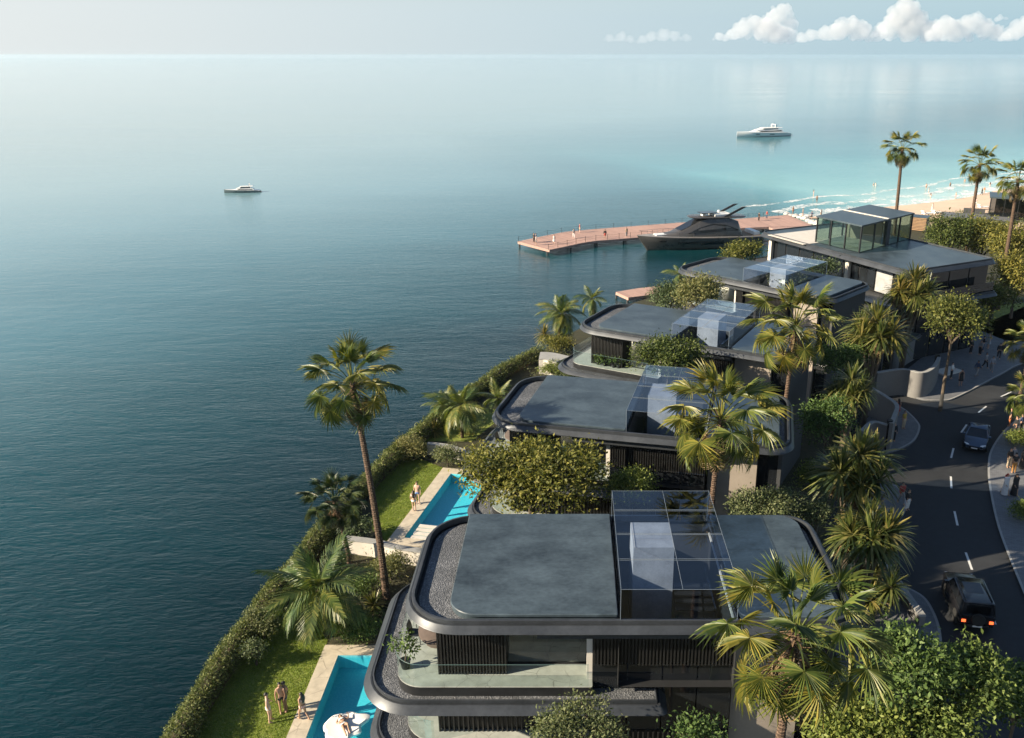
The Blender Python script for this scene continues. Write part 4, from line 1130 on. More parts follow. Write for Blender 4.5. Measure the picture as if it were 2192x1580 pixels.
for k, (u, v, y, w, h, mt, lf, lb) in enumerate((
    (877,962,None,95,70,'shrub',.15,'rounded grey-green shrub at the far end of the blue pool lawn'),
    (958,978,None,75,60,'shrub',.15,'leafy shrub between the blue pool deck and the low pale wall'),
    (562,1340,None,90,105,'shrub',.13,'tall leafy shrub spilling from the sea hedge onto the near lawn'),
    (545,1395,None,60,70,'shrub',.13,'grey leafy shrub at the edge of the shaded near lawn'),
    (640,1320,None,70,60,'shrub',.13,'shrub with yellow tips under the wide coconut palm'),
    (760,1345,None,120,80,'broad_green',.14,'dark shrub behind the end of the turquoise pool'),
    (835,1215,None,110,70,'shrub',.14,'shrub in front of the low pale wall under the tallest palm'),
    (720,1200,None,60,45,'shrub',.14,'shrub at the foot of the short bushy fan palm'),
    (770,1255,None,100,60,'broad_green',.14,'dark undergrowth shrub around the tallest palm trunk'),
    (760,1130,None,90,50,'shrub',.15,'low shrub at the near end of the blue pool lawn'),
    (1230,792,None,110,40,'shrub',.15,'low shrub row below the third villa terrace'),
    (1185,790,None,70,45,'broad_green',.15,'shrub beside the rounded white wall'),
    (1195,735,None,90,40,'broad',.18,'scrub below the coconut palm at the water'),
    (1640,1082,40.5,190,60,'shrub',.15,'silvery shrub tops behind the roof of the nearest villa'),
    (1740,1100,41.0,90,50,'shrub',.15,'shrub by the street end of the nearest villa roof'),
    (1350,1040,41.5,110,90,'broad_green',.15,'dark shrub in the shaded gap between the first two villas'),
    (1500,634,73.0,125,110,'shrub',.2,'pale shrub between the third and fourth villas'),
    (1432,645,76.0,90,95,'shrub',.2,'low shrub by the seaward corner of the fourth villa'),
    (1585,545,93.0,95,70,'broad',.22,'shrub with pale shoots behind the fourth villa roof'),
    (1800,845,None,120,60,'broad',.2,'yellow-leaved shrub by the street corner of the second villa'),
    (1770,900,None,100,70,'broad_green',.18,'dark shrub in the shade of the second villa end'),
    (1820,760,None,120,60,'broad_green',.18,'bluish dark shrub by the third villa'),
    (1690,605,82,90,40,'shrub',.22,'shrub between the fourth villa and the corner house'),
    (1760,575,92,80,40,'shrub',.24,'shrub under the windows of the corner house'),
    (2012,512,121,60,45,'broad',.3,'shrub at the beach edge beside the grove'),
    (1772,905,52,120,130,'broad_green',.2,'dark leafy shrub mass against the street end of the second villa'),
    (1795,775,66,120,90,'broad_green',.22,'blue-green shrub mass behind the strap-leaved trees by the third villa'),
    (1745,1020,50,80,90,'broad_green',.18,'dark shrub below the street corner of the second villa roof'),
    (1780,1255,38.0,80,80,'broad_green',.16,'dark shrub against the street end of the nearest villa'))):
    if y is None:
        zz = 0.9; b = at(u, v, zz); y = b.y; w *= .9; h *= .82
    tree_at(u,v,y,w,h,'shrub',lb,'shrub',mt,90+k,lf,1.0,SG,trunk=True,lobes=6,per=8)
for k, (u, v, w, h, lb) in enumerate(((2185,940,60,45,'round clipped bush on the pavement near the seated group'),(2190,1095,60,55,'round clipped bush on the pavement beyond the couple in robes'))):
    b = at(u, v, .7); tree_at(u, v, b.y, w, h, 'round_bush', lb, 'bush', 'broad_green', 130+k, .14, 1.3, 'round pavement bushes', trunk=False)
# strappy undergrowth in the gardens
UG = 'strap-leaved ground plants'
rnd = random.Random(3)
for k, (u, v, sc, lb) in enumerate(((800,1290,.9,'strap plant below the tallest palm trunk'),(745,1300,.8,'strap plant behind the wide coconut palm'),(640,1215,.8,'strap plant by the hedge under the bushy fan palm'),
      (1165,712,1.2,'strap plant by the hedge under the coconut palm at the water'),(930,920,1.0,'strap plant in the grass strip by the hedge'),(1000,915,1.0,'strap plant below the coconut palm with the upright frond'))):
    b = at(u, v, .5); t = thing('strap_plant', lb, 'plant', (b.x, b.y, 0), 0, UG)
    link('leaf_head', HEADS[k % 3], None, t, loc=(0,0,.3), scale=sc)

# grass blades on the lawns
def point_in(poly, x, y):
    c = False; j = len(poly)-1
    for i in range(len(poly)):
        if (poly[i][1] > y) != (poly[j][1] > y) and x < (poly[j][0]-poly[i][0])*(y-poly[i][1])/(poly[j][1]-poly[i][1])+poly[i][0]: c = not c
        j = i
    return c
def grass(polys, n, seed):
    rng = np.random.default_rng(seed); pts = []
    areas = []
    for p in polys:
        xs = [q[0] for q in p]; ys = [max(q[1], 26) for q in p]; areas.append((max(xs)-min(xs))*(max(ys)-min(ys)))
    for p, a in zip(polys, areas):
        xs = [q[0] for q in p]; ys = [max(q[1], 26) for q in p]
        m = int(n*a/sum(areas))
        X = rng.uniform(min(xs), max(xs), m); Y = rng.uniform(min(ys), max(ys), m)
        pts += [(x, y) for x, y in zip(X, Y) if point_in(p, x, y)]
    P = np.array([(x, y, .006) for x, y in pts]); k = len(P)
    per = 3; c = np.repeat(P, per, 0) + np.c_[rng.normal(0,.035,(k*per,2)), np.zeros(k*per)]
    az = rng.uniform(0,6.283,k*per); h = rng.uniform(.03,.075,k*per); w = .016
    s = np.c_[np.cos(az),np.sin(az),0*az]*w; tip = c + np.c_[rng.normal(0,.04,k*per),rng.normal(0,.04,k*per),h]
    v = np.stack([c-s,c+s,tip],1).reshape(-1,3); f = np.arange(len(v)).reshape(-1,3)
    o = link('grass_blades', np_mesh('grass_blades', v, f), M['grass_blade']); set_props(o, kind='stuff')
grass([lawn1_pts, lawn2_pts], 42000, 4)
# low ground cover filling the beds
def ground_cover():
    rng = np.random.default_rng(17); V = []; Fs = []; off = 0
    beds = [([(760,1180),(880,1185),(820,1330),(700,1375),(620,1330),(640,1230)], .13), ([(1010,935),(1090,900),(1010,870),(905,905),(900,935)], .16),
            ([(1115,810),(1250,810),(1190,730),(1120,770)], .18), ([(1440,1090),(1800,1090),(1760,1000),(1300,1000),(1000,1090)], .17),
            ([(1300,830),(1800,860),(1780,790),(1350,780)], .2), ([(1380,640),(1700,690),(1650,640),(1450,610)], .22), ([(1780,1120),(1880,1240),(1880,1150),(1820,900),(1790,830),(1740,860)], .17),
            ([(1960,470),(2192,560),(2300,640),(2300,480),(2060,455)], .3), ([(1700,900),(1830,960),(1900,800),(1980,700),(1900,640),(1790,720)],.22)]
    for px, leaf in beds:
        pts = [tuple(at(u, v))[:2] for u, v in px]
        xs = [q[0] for q in pts]; ys = [q[1] for q in pts]
        n = int(min(2400, (max(xs)-min(xs))*(max(ys)-min(ys))*2.2))
        P = [(x, y, .12) for x, y in zip(rng.uniform(min(xs),max(xs),n), rng.uniform(min(ys),max(ys),n)) if point_in(pts, x, y)]
        P = [p for p in P if not near_villa(p[0], p[1])]
        if not P: continue
        P = np.array(P); P[:,2] = np.abs(rng.normal(0,.3,len(P)))+.1
        v, f = leaves_np(P, np.tile([0,0,1.0],(len(P),1)), 9, leaf, .22, rng)
        v[:,2] = np.maximum(v[:,2], .01)
        V.append(v); Fs.append(f+off); off += len(v)
    o = link('ground_cover', np_mesh('ground_cover', np.concatenate(V), np.concatenate(Fs)), M['shrub']); set_props(o, kind='stuff')
def near_villa(x, y):
    for (vx, vy, a, _) in VL:
        ca, sa = math.cos(-R(a)), math.sin(-R(a)); lx = (x-vx)*ca-(y-vy)*sa; ly = (x-vx)*sa+(y-vy)*ca
        if -8.6 < lx < 8.6 and -3.4 < ly < 3.8: return True
    return False
ground_cover()

# ------------------------------------------------------------------ jetty and landing stage
far_e = [at(u, v, -0.7) for u, v in [(1108,517),(1160,506),(1208,496.5),(1260,491.5),(1310,487.5),(1375,482.5),(1441,477.5),(1512,472.5),(1585,468),(1640,463.5),(1687,460)]]
near_e = [at(u, v, -0.7) for u, v in [(1176,535),(1212,527.5),(1246,520),(1272,516),(1318,512.5),(1370,508),(1440,501),(1512,494.5),(1575,489),(1645,485.5),(1744,484)]]
def jetty(name, label, fe, ne, step, thick=0.42, cat='jetty'):
    t = thing(name, label, cat, (fe[0].x, fe[0].y, 0))
    o = fe[0].copy(); o.z = 0
    fe = smooth_line(fe, 1); ne = smooth_line(ne, 1)
    def resample(l, n):
        d = [0]
        for a, b in zip(l, l[1:]): d.append(d[-1] + (b-a).length)
        out = []
        for k in range(n+1):
            s = d[-1]*k/n; i = max(j for j in range(len(d)) if d[j] <= s + 1e-6); i = min(i, len(l)-2)
            out.append(l[i].lerp(l[i+1], (s-d[i])/max(1e-6, d[i+1]-d[i])))
        return out
    L = sum((b-a).length for a, b in zip(fe, fe[1:])); n = int(L/step)
    A = resample(fe, n); B = resample(ne, n); zt = fe[0].z
    for k in range(n):
        g = 0.02
        a0 = A[k].lerp(A[k+1], g)-o; a1 = A[k].lerp(A[k+1], 1-g)-o; b0 = B[k].lerp(B[k+1], g)-o; b1 = B[k].lerp(B[k+1], 1-g)-o
        MB().prism([(p.x,p.y) for p in (a0, b0, b1, a1)], zt-.06, zt).build('plank', M['jetty'], t)
    m = MB().prism([(p.x-o.x,p.y-o.y) for p in A + B[::-1]], zt-thick, zt-.065); m.build('frame', M['jetty'], t)
    pl = MB()
    for k in range(0, n+1, 5):
        for q in (A[k].lerp(B[k], .06), A[k].lerp(B[k], .94)): pl.lathe([(.16,-2.6),(.16,zt-thick)], 8, c=(q.x-o.x,q.y-o.y,0))
    pl.build('pile', M['wall_dark'], t)
    return t, A, B
jt, JA, JB = jetty('jetty', 'long pink-decked jetty bending out past the dark motor yacht', far_e, near_e, 1.25)
# the landing where the jetty meets the beach
jl = [at(u, v, -0.7) for u, v in [(1646,486.2),(1744,484.6),(1752,488),(1677,500.5)]]
jt2 = thing('jetty_landing', 'pink decked landing at the beach end of the jetty', 'jetty', (jl[0].x, jl[0].y, 0))
for k in range(8):
    a0 = jl[0].lerp(jl[3], k/8+.003); a1 = jl[0].lerp(jl[3], (k+1)/8-.003); b0 = jl[1].lerp(jl[2], k/8+.003); b1 = jl[1].lerp(jl[2], (k+1)/8-.003)
    MB().prism([(p.x-jl[0].x,p.y-jl[0].y) for p in (a0,a1,b1,b0)], -1.1, -.7).build('plank', M['jetty'], jt2)
ls_f = [at(u, v, -0.9) for u, v in [(1318,625),(1365,617),(1415,612)]]; ls_n = [at(u, v, -0.9) for u, v in [(1345,637),(1385,632),(1425,624)]]
jetty('landing_stage', 'small pink landing stage behind the third villa roof', ls_f, ls_n, .9, cat='landing stage')
# rope railings: posts with two ropes
def railing(label, line, z, step):
    t = thing('rope_railing', label, 'railing', (line[0].x, line[0].y, z)); o = line[0]
    pts = [p - Vector((o.x,o.y,0)) for p in line][::step]
    post = MB().lathe([(.035,0),(.035,.95),(.05,.96),(.05,1.0)], 6).mesh('post')
    for p in pts: link('post', post, M['dark_metal'], t, loc=(p.x, p.y, 0))
    m = MB()
    for a, b in zip(pts, pts[1:]):
        for h in (.5,.9): m.tube([(a.x,a.y,h),((a.x+b.x)/2,(a.y+b.y)/2,h-.1),(b.x,b.y,h)], .014, 5)
    m.build('rope', M['dark_metal'], t, smooth=True)
railing('rope railing along the open sea side of the long jetty', [a.lerp(b, .03) for a, b in zip(JA, JB)], -.7, 3)
railing('rope railing along the sheltered near side of the long jetty', [a.lerp(b, .97) for a, b in zip(JA, JB)][:len(JA)//2], -.7, 2)

# ------------------------------------------------------------------ boats
def loft(sections, cap0=True, cap1=True):
    return MB().stack(sections, cap0, cap1)
def hull_sections(st, bow=0.0):
    """st: (x, half deck, half water, z deck, z mid); open half ring mirrored"""
    out = []
    for x, hd, hw, zd, zk in st:
        r = [(x, -hd*.93, zd), (x, -hd, zd-.12), (x, -(hd*.72+hw*.28), zd*.55+zk*.45), (x, -hw, zk+.25), (x, -hw*.6, zk-.35), (x, 0, zk-.5)]
        r += [(p[0], -p[1], p[2]) for p in r[::-1][1:]]
        out.append(r)
    return out
def big_yacht():
    b = at(1392, 536, SEA); s_ = at(1606, 521, SEA)
    d = b - s_; ang = math.atan2(d.y, d.x); L = d.length*1.02
    c = (b+s_)/2
    t = thing('motor_yacht', 'large dark grey motor yacht moored beside the long pink jetty', 'yacht', (c.x, c.y, SEA), ang)
    k = L/18.2
    st = [(-10,2.35,2.2,1.6,0),(-7,2.55,2.4,1.7,0),(-3,2.65,2.4,1.85,0),(1,2.6,2.1,2.02,0),(4.2,2.25,1.4,2.2,0),(6.6,1.65,.7,2.36,0),(8.2,.9,.28,2.46,.0),(9.3,.10,.05,2.55,.1)]
    st = [(x*k, a*k, b_*k, z*k, m*k) for x,a,b_,z,m in st]
    S_ = [[(x + max(0, x/k-2.0)*.26*max(0.0, z/(2.2*k)), y, z) for x, y, z in r] for r in hull_sections(st)]; st = [(x + max(0, x/k-2.0)*.26*z/(2.2*k), a, b_, z, m_) for x, a, b_, z, m_ in st]; m = MB().stack([r for r in S_], True, True)
    # rings are open across the deck; close them there
    m.build('hull', M['yacht_dark'], t, smooth=True, angle=40)
    dk = MB(); dl = [(x, -h*.92, z+.004) for x,h,_,z,_ in st]; dr = [(x, h*.92, z+.004) for x,h,_,z,_ in st]
    for i in range(len(st)-1): dk.quad(dl[i], dl[i+1], dr[i+1], dr[i])
    dk.build('deck', pm('deck_grey',(0.3,0.29,0.28),.7), t)
    for (x0,x1,z0,z1) in ((-2.6,5.0,1.1,1.36),(-3.6,1.2,.8,1.1),(6.9,8.0,1.5,1.72)):
        for sd in (-1,1):
            w = MB(); n = 8; pts = []
            for i in range(n+1):
                x = x0 + (x1-x0)*i/n
                def hb(x, z):
                    for (xa,ha,wa,za,_),(xb,hb_,wb,zb,_) in zip(st, st[1:]):
                        if xa <= x*k <= xb:
                            f = (x*k-xa)/(xb-xa); h = ha+(hb_-ha)*f; ww = wa+(wb-wa)*f; zd = za+(zb-za)*f
                            g = min(1, max(0, (z*k-.25)/(zd-.37))); mid = h*.72+ww*.28
                            return (mid + (h-mid)*max(0,(g-.5)*2)) if g > .5 else (ww+(mid-ww)*g*2)
                    return 0
                pts.append(((x*k, sd*(hb(x,z0)+.03), z0*k), (x*k, sd*(hb(x,z1)+.03), z1*k)))
            for i in range(n): w.quad(pts[i][0], pts[i+1][0], pts[i+1][1], pts[i][1])
            w.build('hull_window', M['yacht_black'], t)
    # superstructure: a long raked cabin
    def cab(x, hw, z0, z1, tw): return [(x*k,-hw*k,z0*k),(x*k,-(hw*.97)*k,(z0*.45+z1*.55)*k),(x*k,-tw*k,z1*k),(x*k,-tw*.5*k,(z1+.06)*k),(x*k,tw*.5*k,(z1+.06)*k),(x*k,tw*k,z1*k),(x*k,hw*.97*k,(z0*.45+z1*.55)*k),(x*k,hw*k,z0*k)]
    cs = [(-6.3,2.0,1.6,2.1,1.75),(-5.6,2.05,1.6,4.1,1.5),(-3.5,2.1,1.7,4.8,1.45),(-1,2.05,1.8,4.9,1.35),(1.2,1.95,1.9,4.35,1.3),(3.4,1.75,2.0,3.35,1.25),(5.2,1.5,2.1,2.65,1.2),(7.2,1.0,2.28,2.42,.8)]
    MB().stack([cab(*q) for q in cs], True, True).build('cabin', M['yacht_dark'], t, smooth=True, angle=35)
    ws = MB(); 
    def top(x0, x1, e=.05):
        def itp(x):
            for a, b in zip(cs, cs[1:]):
                if a[0] <= x <= b[0]:
                    f = (x-a[0])/(b[0]-a[0]); return [a[i]+(b[i]-a[i])*f for i in range(5)]
        a, b = itp(x0), itp(x1); return a, b
    for (x0,x1) in ((1.0,2.0),(2.0,3.2),(3.2,4.3)):
        a, b = top(x0, x1)
        ws.quad((a[0]*k,-a[4]*.92*k,(a[3]+.1)*k),(b[0]*k,-b[4]*.92*k,(b[3]+.1)*k),(b[0]*k,b[4]*.92*k,(b[3]+.1)*k),(a[0]*k,a[4]*.92*k,(a[3]+.1)*k))
    ws.build('windscreen', M['window'], t)
    for sd in (-1,1):
        sw_ = MB()
        for (x0,x1,l0,h0,l1,h1) in ((-5.4,-3.2,.42,.5,.35,.66),(-3.2,-.8,.35,.66,.3,.72),(-.8,1.4,.3,.72,.32,.66),(1.4,3.2,.32,.66,.42,.5)):
            def sp(x, f):
                a = top(x, x+.001)[0]; z = a[2]+(a[3]-a[2])*f
                y = a[1]*.985 if f < .5 else a[1]*.97+(a[4]-a[1]*.97)*(f-.55)/.45
                return (a[0]*k, sd*(y+.07)*k, z*k)
            sw_.quad(sp(x0,l0), sp(x1,l1), sp(x1,h1), sp(x0,h0))
        sw_.build('cabin_window', M['yacht_black'], t)
    # flybridge roof: a thin long lens swept back past the cabin, with two fins
    fl = [rrect(-7.4,2.6,-1.75,1.75,[1.2,1.6,1.6,1.2],7,o) for o in (.35,.0,.3)]
    MB().stack([[(p[0]*k,p[1]*k,(4.78+.03*p[0])*k+dz*k) for p in r] for r, dz in zip(fl,(0,.16,.3))], True, True).build('flybridge', M['yacht_dark'], t, smooth=True)
    MB().box(-4.6*k,-1.6*k,-1.2*k,1.2*k,5.0*k,5.3*k).build('sun_lounge', M['white'], t)
    MB().box(-2.2*k,.6*k,-.95*k,.95*k,5.5*k,5.6*k).build('hard_top', M['yacht_black'], t)
    MB().box(-.3*k,.2*k,-.4*k,.4*k,4.95*k,5.5*k).build('helm', M['white'], t)
    for sd in (-1,1):
        MB().stack([[(x*k+dx, sd*1.5*k+dy, z*k) for dx,dy in ((-.45*k,-.07),(.45*k,-.07),(.45*k,.07),(-.45*k,.07))] for x,z in ((-3.4,5.0),(-5.0,5.7),(-6.6,6.4))], True, True).build('fin', M['yacht_dark'], t)
    MB().lathe([(.02,0),(.25,.1),(.3,.3),(.2,.5),(.02,.56)], 10, c=(-2.8*k,0,5.35*k)).build('radar_dome', M['white'], t, smooth=True)
    MB().box(-11.6*k,-10*k,-2.0*k,2.0*k,.45*k,.62*k).build('swim_platform', M['teak'], t)
    MB().box(-9.8*k,-6.6*k,-1.9*k,1.9*k,1.66*k,1.74*k).build('aft_deck', M['teak'], t)
    MB().box(-9.6*k,-8.6*k,-1.6*k,1.6*k,1.74*k,2.25*k).build('sofa', M['white'], t)
    MB().box(6.2*k,8.2*k,-.7*k,.7*k,2.4*k,2.55*k).build('sun_pad', M['white'], t)
    r = MB()
    for sd in (-1,1): r.tube([(x*k, sd*h, z+.75) for x,h,z in ((2.5,2.3*k,2.1*k),(5,1.95*k,2.25*k),(7.2,1.4*k,2.38*k),(9.2,.75*k,2.47*k),(10.9,.1*k,2.55*k))], .03, 5)
    for sd in (-1,1):
        for x,h,z in ((2.5,2.3*k,2.1*k),(5,1.95*k,2.25*k),(7.2,1.4*k,2.38*k),(9.2,.75*k,2.47*k)): r.tube([(x*k,sd*h,z),(x*k,sd*h,z+.75)], .025, 5)
    r.build('bow_rail', M['rim'], t, smooth=True)
    return t
big_yacht()
def small_yacht(label, p0, p1, tall, seed, name='motor_yacht', white=True, group=None, low=.78):
    """p0 = bow at the waterline, p1 = stern"""
    d = p0-p1; ang = math.atan2(d.y, d.x); L = d.length; c = (p0+p1)/2; k = L/20
    t = thing(name, label, 'yacht', (c.x, c.y, SEA), ang, group); t.scale = (1, 1, low)
    st = [(-10,2.1,2.0,1.3,0),(-8,2.3,2.1,1.75,0),(-4,2.5,2.2,1.9,0),(1,2.45,2.1,2.1,0),(5,2.0,1.4,2.3,0),(8,1.05,.5,2.45,0),(10.2,.06,.04,2.6,.2)]
    st = [(x*k,a*k,b*k,z*k,m*k) for x,a,b,z,m in st]
    hm = pm('distant_hull_grey',(0.5,0.53,0.55),.4) if white else pm('distant_hull_dark',(0.1,0.13,0.14),.4)
    MB().stack(hull_sections(st), True, True).build('hull', hm, t, smooth=True, angle=40)
    dk = MB()
    for i in range(len(st)-1): dk.quad((st[i][0],-st[i][1]*.93,st[i][3]+.01),(st[i+1][0],-st[i+1][1]*.93,st[i+1][3]+.01),(st[i+1][0],st[i+1][1]*.93,st[i+1][3]+.01),(st[i][0],st[i][1]*.93,st[i][3]+.01))
    dk.build('deck', M['white'], t)
    def deckhouse(x0,x1,hw,z0,z1,rf,ra,nm,mat):
        MB().stack([[(x0*k,-hw*k,z0*k),(x1*k,-hw*.8*k,z0*k),(x1*k,hw*.8*k,z0*k),(x0*k,hw*k,z0*k)],[((x0+ra)*k,-hw*.9*k,z1*k),((x1-rf)*k,-hw*.6*k,z1*k),((x1-rf)*k,hw*.6*k,z1*k),((x0+ra)*k,hw*.9*k,z1*k)]], True, True).build(nm, mat, t)
    deckhouse(-7,6,1.95,1.8,3.1,3.6,.6,'saloon',M['white'])
    deckhouse(-5.5,3.2,1.6,3.1,3.16+tall*.9,2.6,.5,'upper_deck',M['white'])
    deckhouse(-6.6,1.0,1.7,3.2+tall*.9,3.42+tall*.9,.5,.2,'hard_top',M['white'])
    for sd in (-1,1):
        MB().quad((-6.2*k,sd*1.99*k,2.25*k),(2.8*k,sd*1.72*k,2.25*k),(1.6*k,sd*1.62*k,2.75*k),(-6.0*k,sd*1.93*k,2.75*k)).build('window', M['window'], t)
        MB().quad((-4.9*k,sd*1.62*k,(3.3)*k),(1.2*k,sd*1.42*k,3.3*k),(.4*k,sd*1.3*k,(3.1+tall*.72)*k),(-4.8*k,sd*1.55*k,(3.1+tall*.72)*k)).build('window', M['window'], t)
        MB().quad((-3*k,sd*2.47*k,.95*k),(4*k,sd*2.02*k,1.1*k),(4*k,sd*2.1*k,1.4*k),(-3*k,sd*2.5*k,1.25*k)).build('hull_window', M['window'], t)
    MB().box(-4.6*k,-3.9*k,-1.3*k,-1.1*k,(3.4+tall*.9)*k,(4.6+tall*1.2)*k).box(-4.6*k,-3.9*k,1.1*k,1.3*k,(3.4+tall*.9)*k,(4.6+tall*1.2)*k).box(-4.5*k,-4.0*k,-1.1*k,1.1*k,(4.4+tall*1.2)*k,(4.6+tall*1.2)*k).build('radar_arch', M['white'], t)
    MB().tube([(-4.2*k,0,(4.6+tall*1.2)*k),(-4.3*k,0,(6+tall*1.2)*k)],.05*k,5).build('mast', M['rim'], t)
    MB().box(-10.8*k,-10*k,-1.7*k,1.7*k,.35*k,.5*k).build('swim_platform', M['teak'], t)
    return t
small_yacht('distant yacht with a dark hull and stacked white decks, alone on the open sea', at(481,413,SEA), at(557,411,SEA), 1.5, 1, white=False)
small_yacht('distant long white yacht with a tall radar arch, off the beach', at(1578,294,SEA), at(1686,290,SEA), .7, 2, low=.72)
# tender lying astern of the dark yacht
tb = at(1668,520,SEA); ts_ = at(1640,500,SEA)
small_yacht('small white tender astern of the dark motor yacht', at(1632,506,SEA), at(1668,498,SEA), .25, 3, name='tender')

# ------------------------------------------------------------------ vehicles
def car_mesh(st):
    """st: (x, half width, z bottom, z shoulder, half width at bottom)"""
    rings = []
    for x, hw, zb, zs, hb in st:
        r = [(x,-hb,zb),(x,-hw,zb+.18),(x,-hw,zs-.14),(x,-hw*.93,zs-.03),(x,-hw*.7,zs),(x,hw*.7,zs),(x,hw*.93,zs-.03),(x,hw,zs-.14),(x,hw,zb+.18),(x,hb,zb)]
        rings.append(r)
    return MB().stack(rings, True, True)
def wheel(par, x, y, r, w, sd):
    t = thing('wheel', None, None, (x, y, r)); t.parent = par
    MB().lathe([(r*.62,-w/2),(r*.93,-w/2),(r,-w*.35),(r,w*.35),(r*.93,w/2),(r*.62,w/2)], 20, 'y').build('tyre', M['tyre'], t, smooth=True, angle=40)
    rm = MB().lathe([(r*.64,-.02),(r*.64,.02)], 16, 'y', c=(0, sd*w*.36, 0))
    for k in range(5):
        a = 6.283*k/5; rm.obox((math.cos(a)*r*.32, sd*w*.43, math.sin(a)*r*.32), (math.cos(a)*r*.3,0,math.sin(a)*r*.3), (0,.015,0), (-math.sin(a)*.03,0,math.cos(a)*.03))
    rm.build('rim', M['rim'], t)
def car(label, pos, ang, suv, paint, lamps_on):
    t = thing('suv' if suv else 'car', label, 'car', (pos.x, pos.y, 0.012), ang)
    if suv:
        L, W_, H = 2.35, .96, 1.93
        st = [(-2.33,.86,.55,1.18,.8),(-2.25,.94,.45,1.22,.88),(-1.2,.96,.38,1.22,.9),(.8,.96,.38,1.2,.9),(1.0,.95,.38,1.18,.9),(2.1,.92,.42,1.12,.86),(2.33,.86,.5,1.04,.8)]
        gh = [(-2.25,.9,1.2),(-2.15,.8,1.86),(.35,.8,1.86),(.95,.9,1.19)]
        rf = (-2.16,.42,.8,1.86,1.95); wx = (-1.4,1.45); wr = .41
    else:
        L, W_, H = 2.3, .93, 1.42
        st = [(-2.3,.78,.45,.93,.7),(-2.1,.88,.32,.98,.8),(-1.2,.93,.28,.97,.85),(.5,.93,.28,.95,.85),(1.1,.92,.28,.90,.85),(1.95,.86,.32,.78,.78),(2.3,.7,.4,.62,.62)]
        gh = [(-1.75,.82,.95),(-1.0,.66,1.36),(.05,.67,1.38),(.95,.84,.92)]
        rf = (-1.05,.1,.67,1.355,1.405); wx = (-1.38,1.42); wr = .35
    car_mesh(st).build('body', paint, t, smooth=True, angle=38)
    # glazed cabin
    (xa,wa,za),(xb,wb,zb),(xc,wc,zc),(xd,wd,zd) = gh
    g = MB(); g.stack([[(xa,-wa,za),(xd,-wd,zd),(xd,wd,zd),(xa,wa,za)],[(xb,-wb,zb),(xc,-wc,zc),(xc,wc,zc),(xb,wb,zb)]], False, True)
    g.build('windows', M['window'], t)
    x0,x1,hw,z0,z1 = rf
    MB().stack([ringz(rrect(x0,x1,-hw-.01,hw+.01,.12,5),z0), ringz(rrect(x0-.02,x1+.02,-hw-.03,hw+.03,.14,5),(z0+z1)/2), ringz(rrect(x0,x1,-hw+.08,hw-.08,.12,5),z1)], True, True).build('roof', paint, t, smooth=True)
    pl_ = MB()
    for sd in (-1,1):
        for (p, q) in (((xa,wa,za),(xb,wb,zb)),((xd,wd,zd),(xc,wc,zc)),(((xa+xd)/2-.1,(wa+wd)/2+.0,za),((xb+xc)/2-.1,wb,zb))):
            pl_.tube([(p[0],sd*(p[1]+.005),p[2]-.02),(q[0],sd*(q[1]+.005),q[2])], .04, 5)
    pl_.build('pillar', paint, t)
    for x in wx:
        for sd in (-1,1): wheel(t, x, sd*(W_-.09), wr, .24, sd)
    ar = MB()
    for x in wx:
        for sd in (-1,1): ar.lathe([(wr*1.16,-.02),(wr*1.16,.02)], 18, 'y', c=(x, sd*(W_-.005), wr))
    ar.build('wheel_arch', M['tyre'], t)
    hl = pm('headlamp_glass',(0.8,0.82,0.85),.1); 
    tl = pm('tail_lamp_lit',(0.5,0.03,0.01),.3, emit=(1,.12,.03), es=1.3) if lamps_on else pm('tail_lamp',(0.35,0.01,0.01),.25)
    for sd in (-1,1):
        if suv:
            MB().box(2.31,2.36,sd*.68-.12,sd*.68+.12,.82,1.02).build('headlight', hl, t)
            MB().box(-2.37,-2.32,sd*.74-.11,sd*.74+.11,.74,.9).build('tail_light', tl, t)
            MB().box(.72,.9,sd*1.07-.1,sd*1.07+.1,1.2,1.38).build('mirror', paint, t)
            MB().box(-1.7,1.0,sd*.985-.05,sd*.985+.05,.36,.44).build('running_board', M['dark_metal'], t)
            MB().box(-2.0,.2,sd*.72-.02,sd*.72+.02,1.97,2.01).build('roof_rail', M['dark_metal'], t)
        else:
            MB().obox((2.12,sd*.62,.66),(.12,sd*-.1,-.02),(0,.1,0),(0,0,.05)).build('headlight', hl, t)
            MB().box(-2.33,-2.27,sd*.6-.2,sd*.6+.2,.74,.84).build('tail_light', tl, t)
            MB().box(.62,.8,sd*1.0-.1,sd*1.0+.1,.93,1.05).build('mirror', paint, t)
    if suv:
        MB().box(-2.44,-2.36,-.62,.62,.5,.62).build('bumper', M['dark_metal'], t)
        MB().box(-2.31,-2.27,-.62,.62,1.32,1.74).build('rear_window', M['glass_dark'], t)
        MB().lathe([(.05,-.1),(.36,-.1),(.38,0),(.36,.1),(.05,.1)], 18, 'x', c=(-2.44,.0,1.0)).build('spare_wheel', M['tyre'], t, smooth=True)
        MB().box(-1.2,-.1,-.5,.5,1.952,1.958).build('sunroof', M['window'], t)
        MB().box(-2.46,-2.445,-.26,.26,.52,.62).build('number_plate', M['white'], t)
    else:
        MB().box(2.28,2.325,-.42,.42,.38,.54).build('grille', M['yacht_black'], t)
        MB().box(2.33,2.345,-.24,.24,.40,.49).build('number_plate', M['white'], t)
    return t
PAINT_BLACK = mottled('black_car_paint', (0.012,0.012,0.014), .1, 1, .16, bump=0, spec=.7)
PAINT_BLUE = mottled('steel_blue_car_paint', (0.07,0.10,0.15), .08, 1, .18, .3, bump=0, spec=.7)
sd_ = (dw[7]-dw[8]).normalized(); car('black boxy off-road car with glowing tail lamps driving away', at(2066,1305), math.atan2(sd_.y, sd_.x)+.02, True, PAINT_BLACK, True)
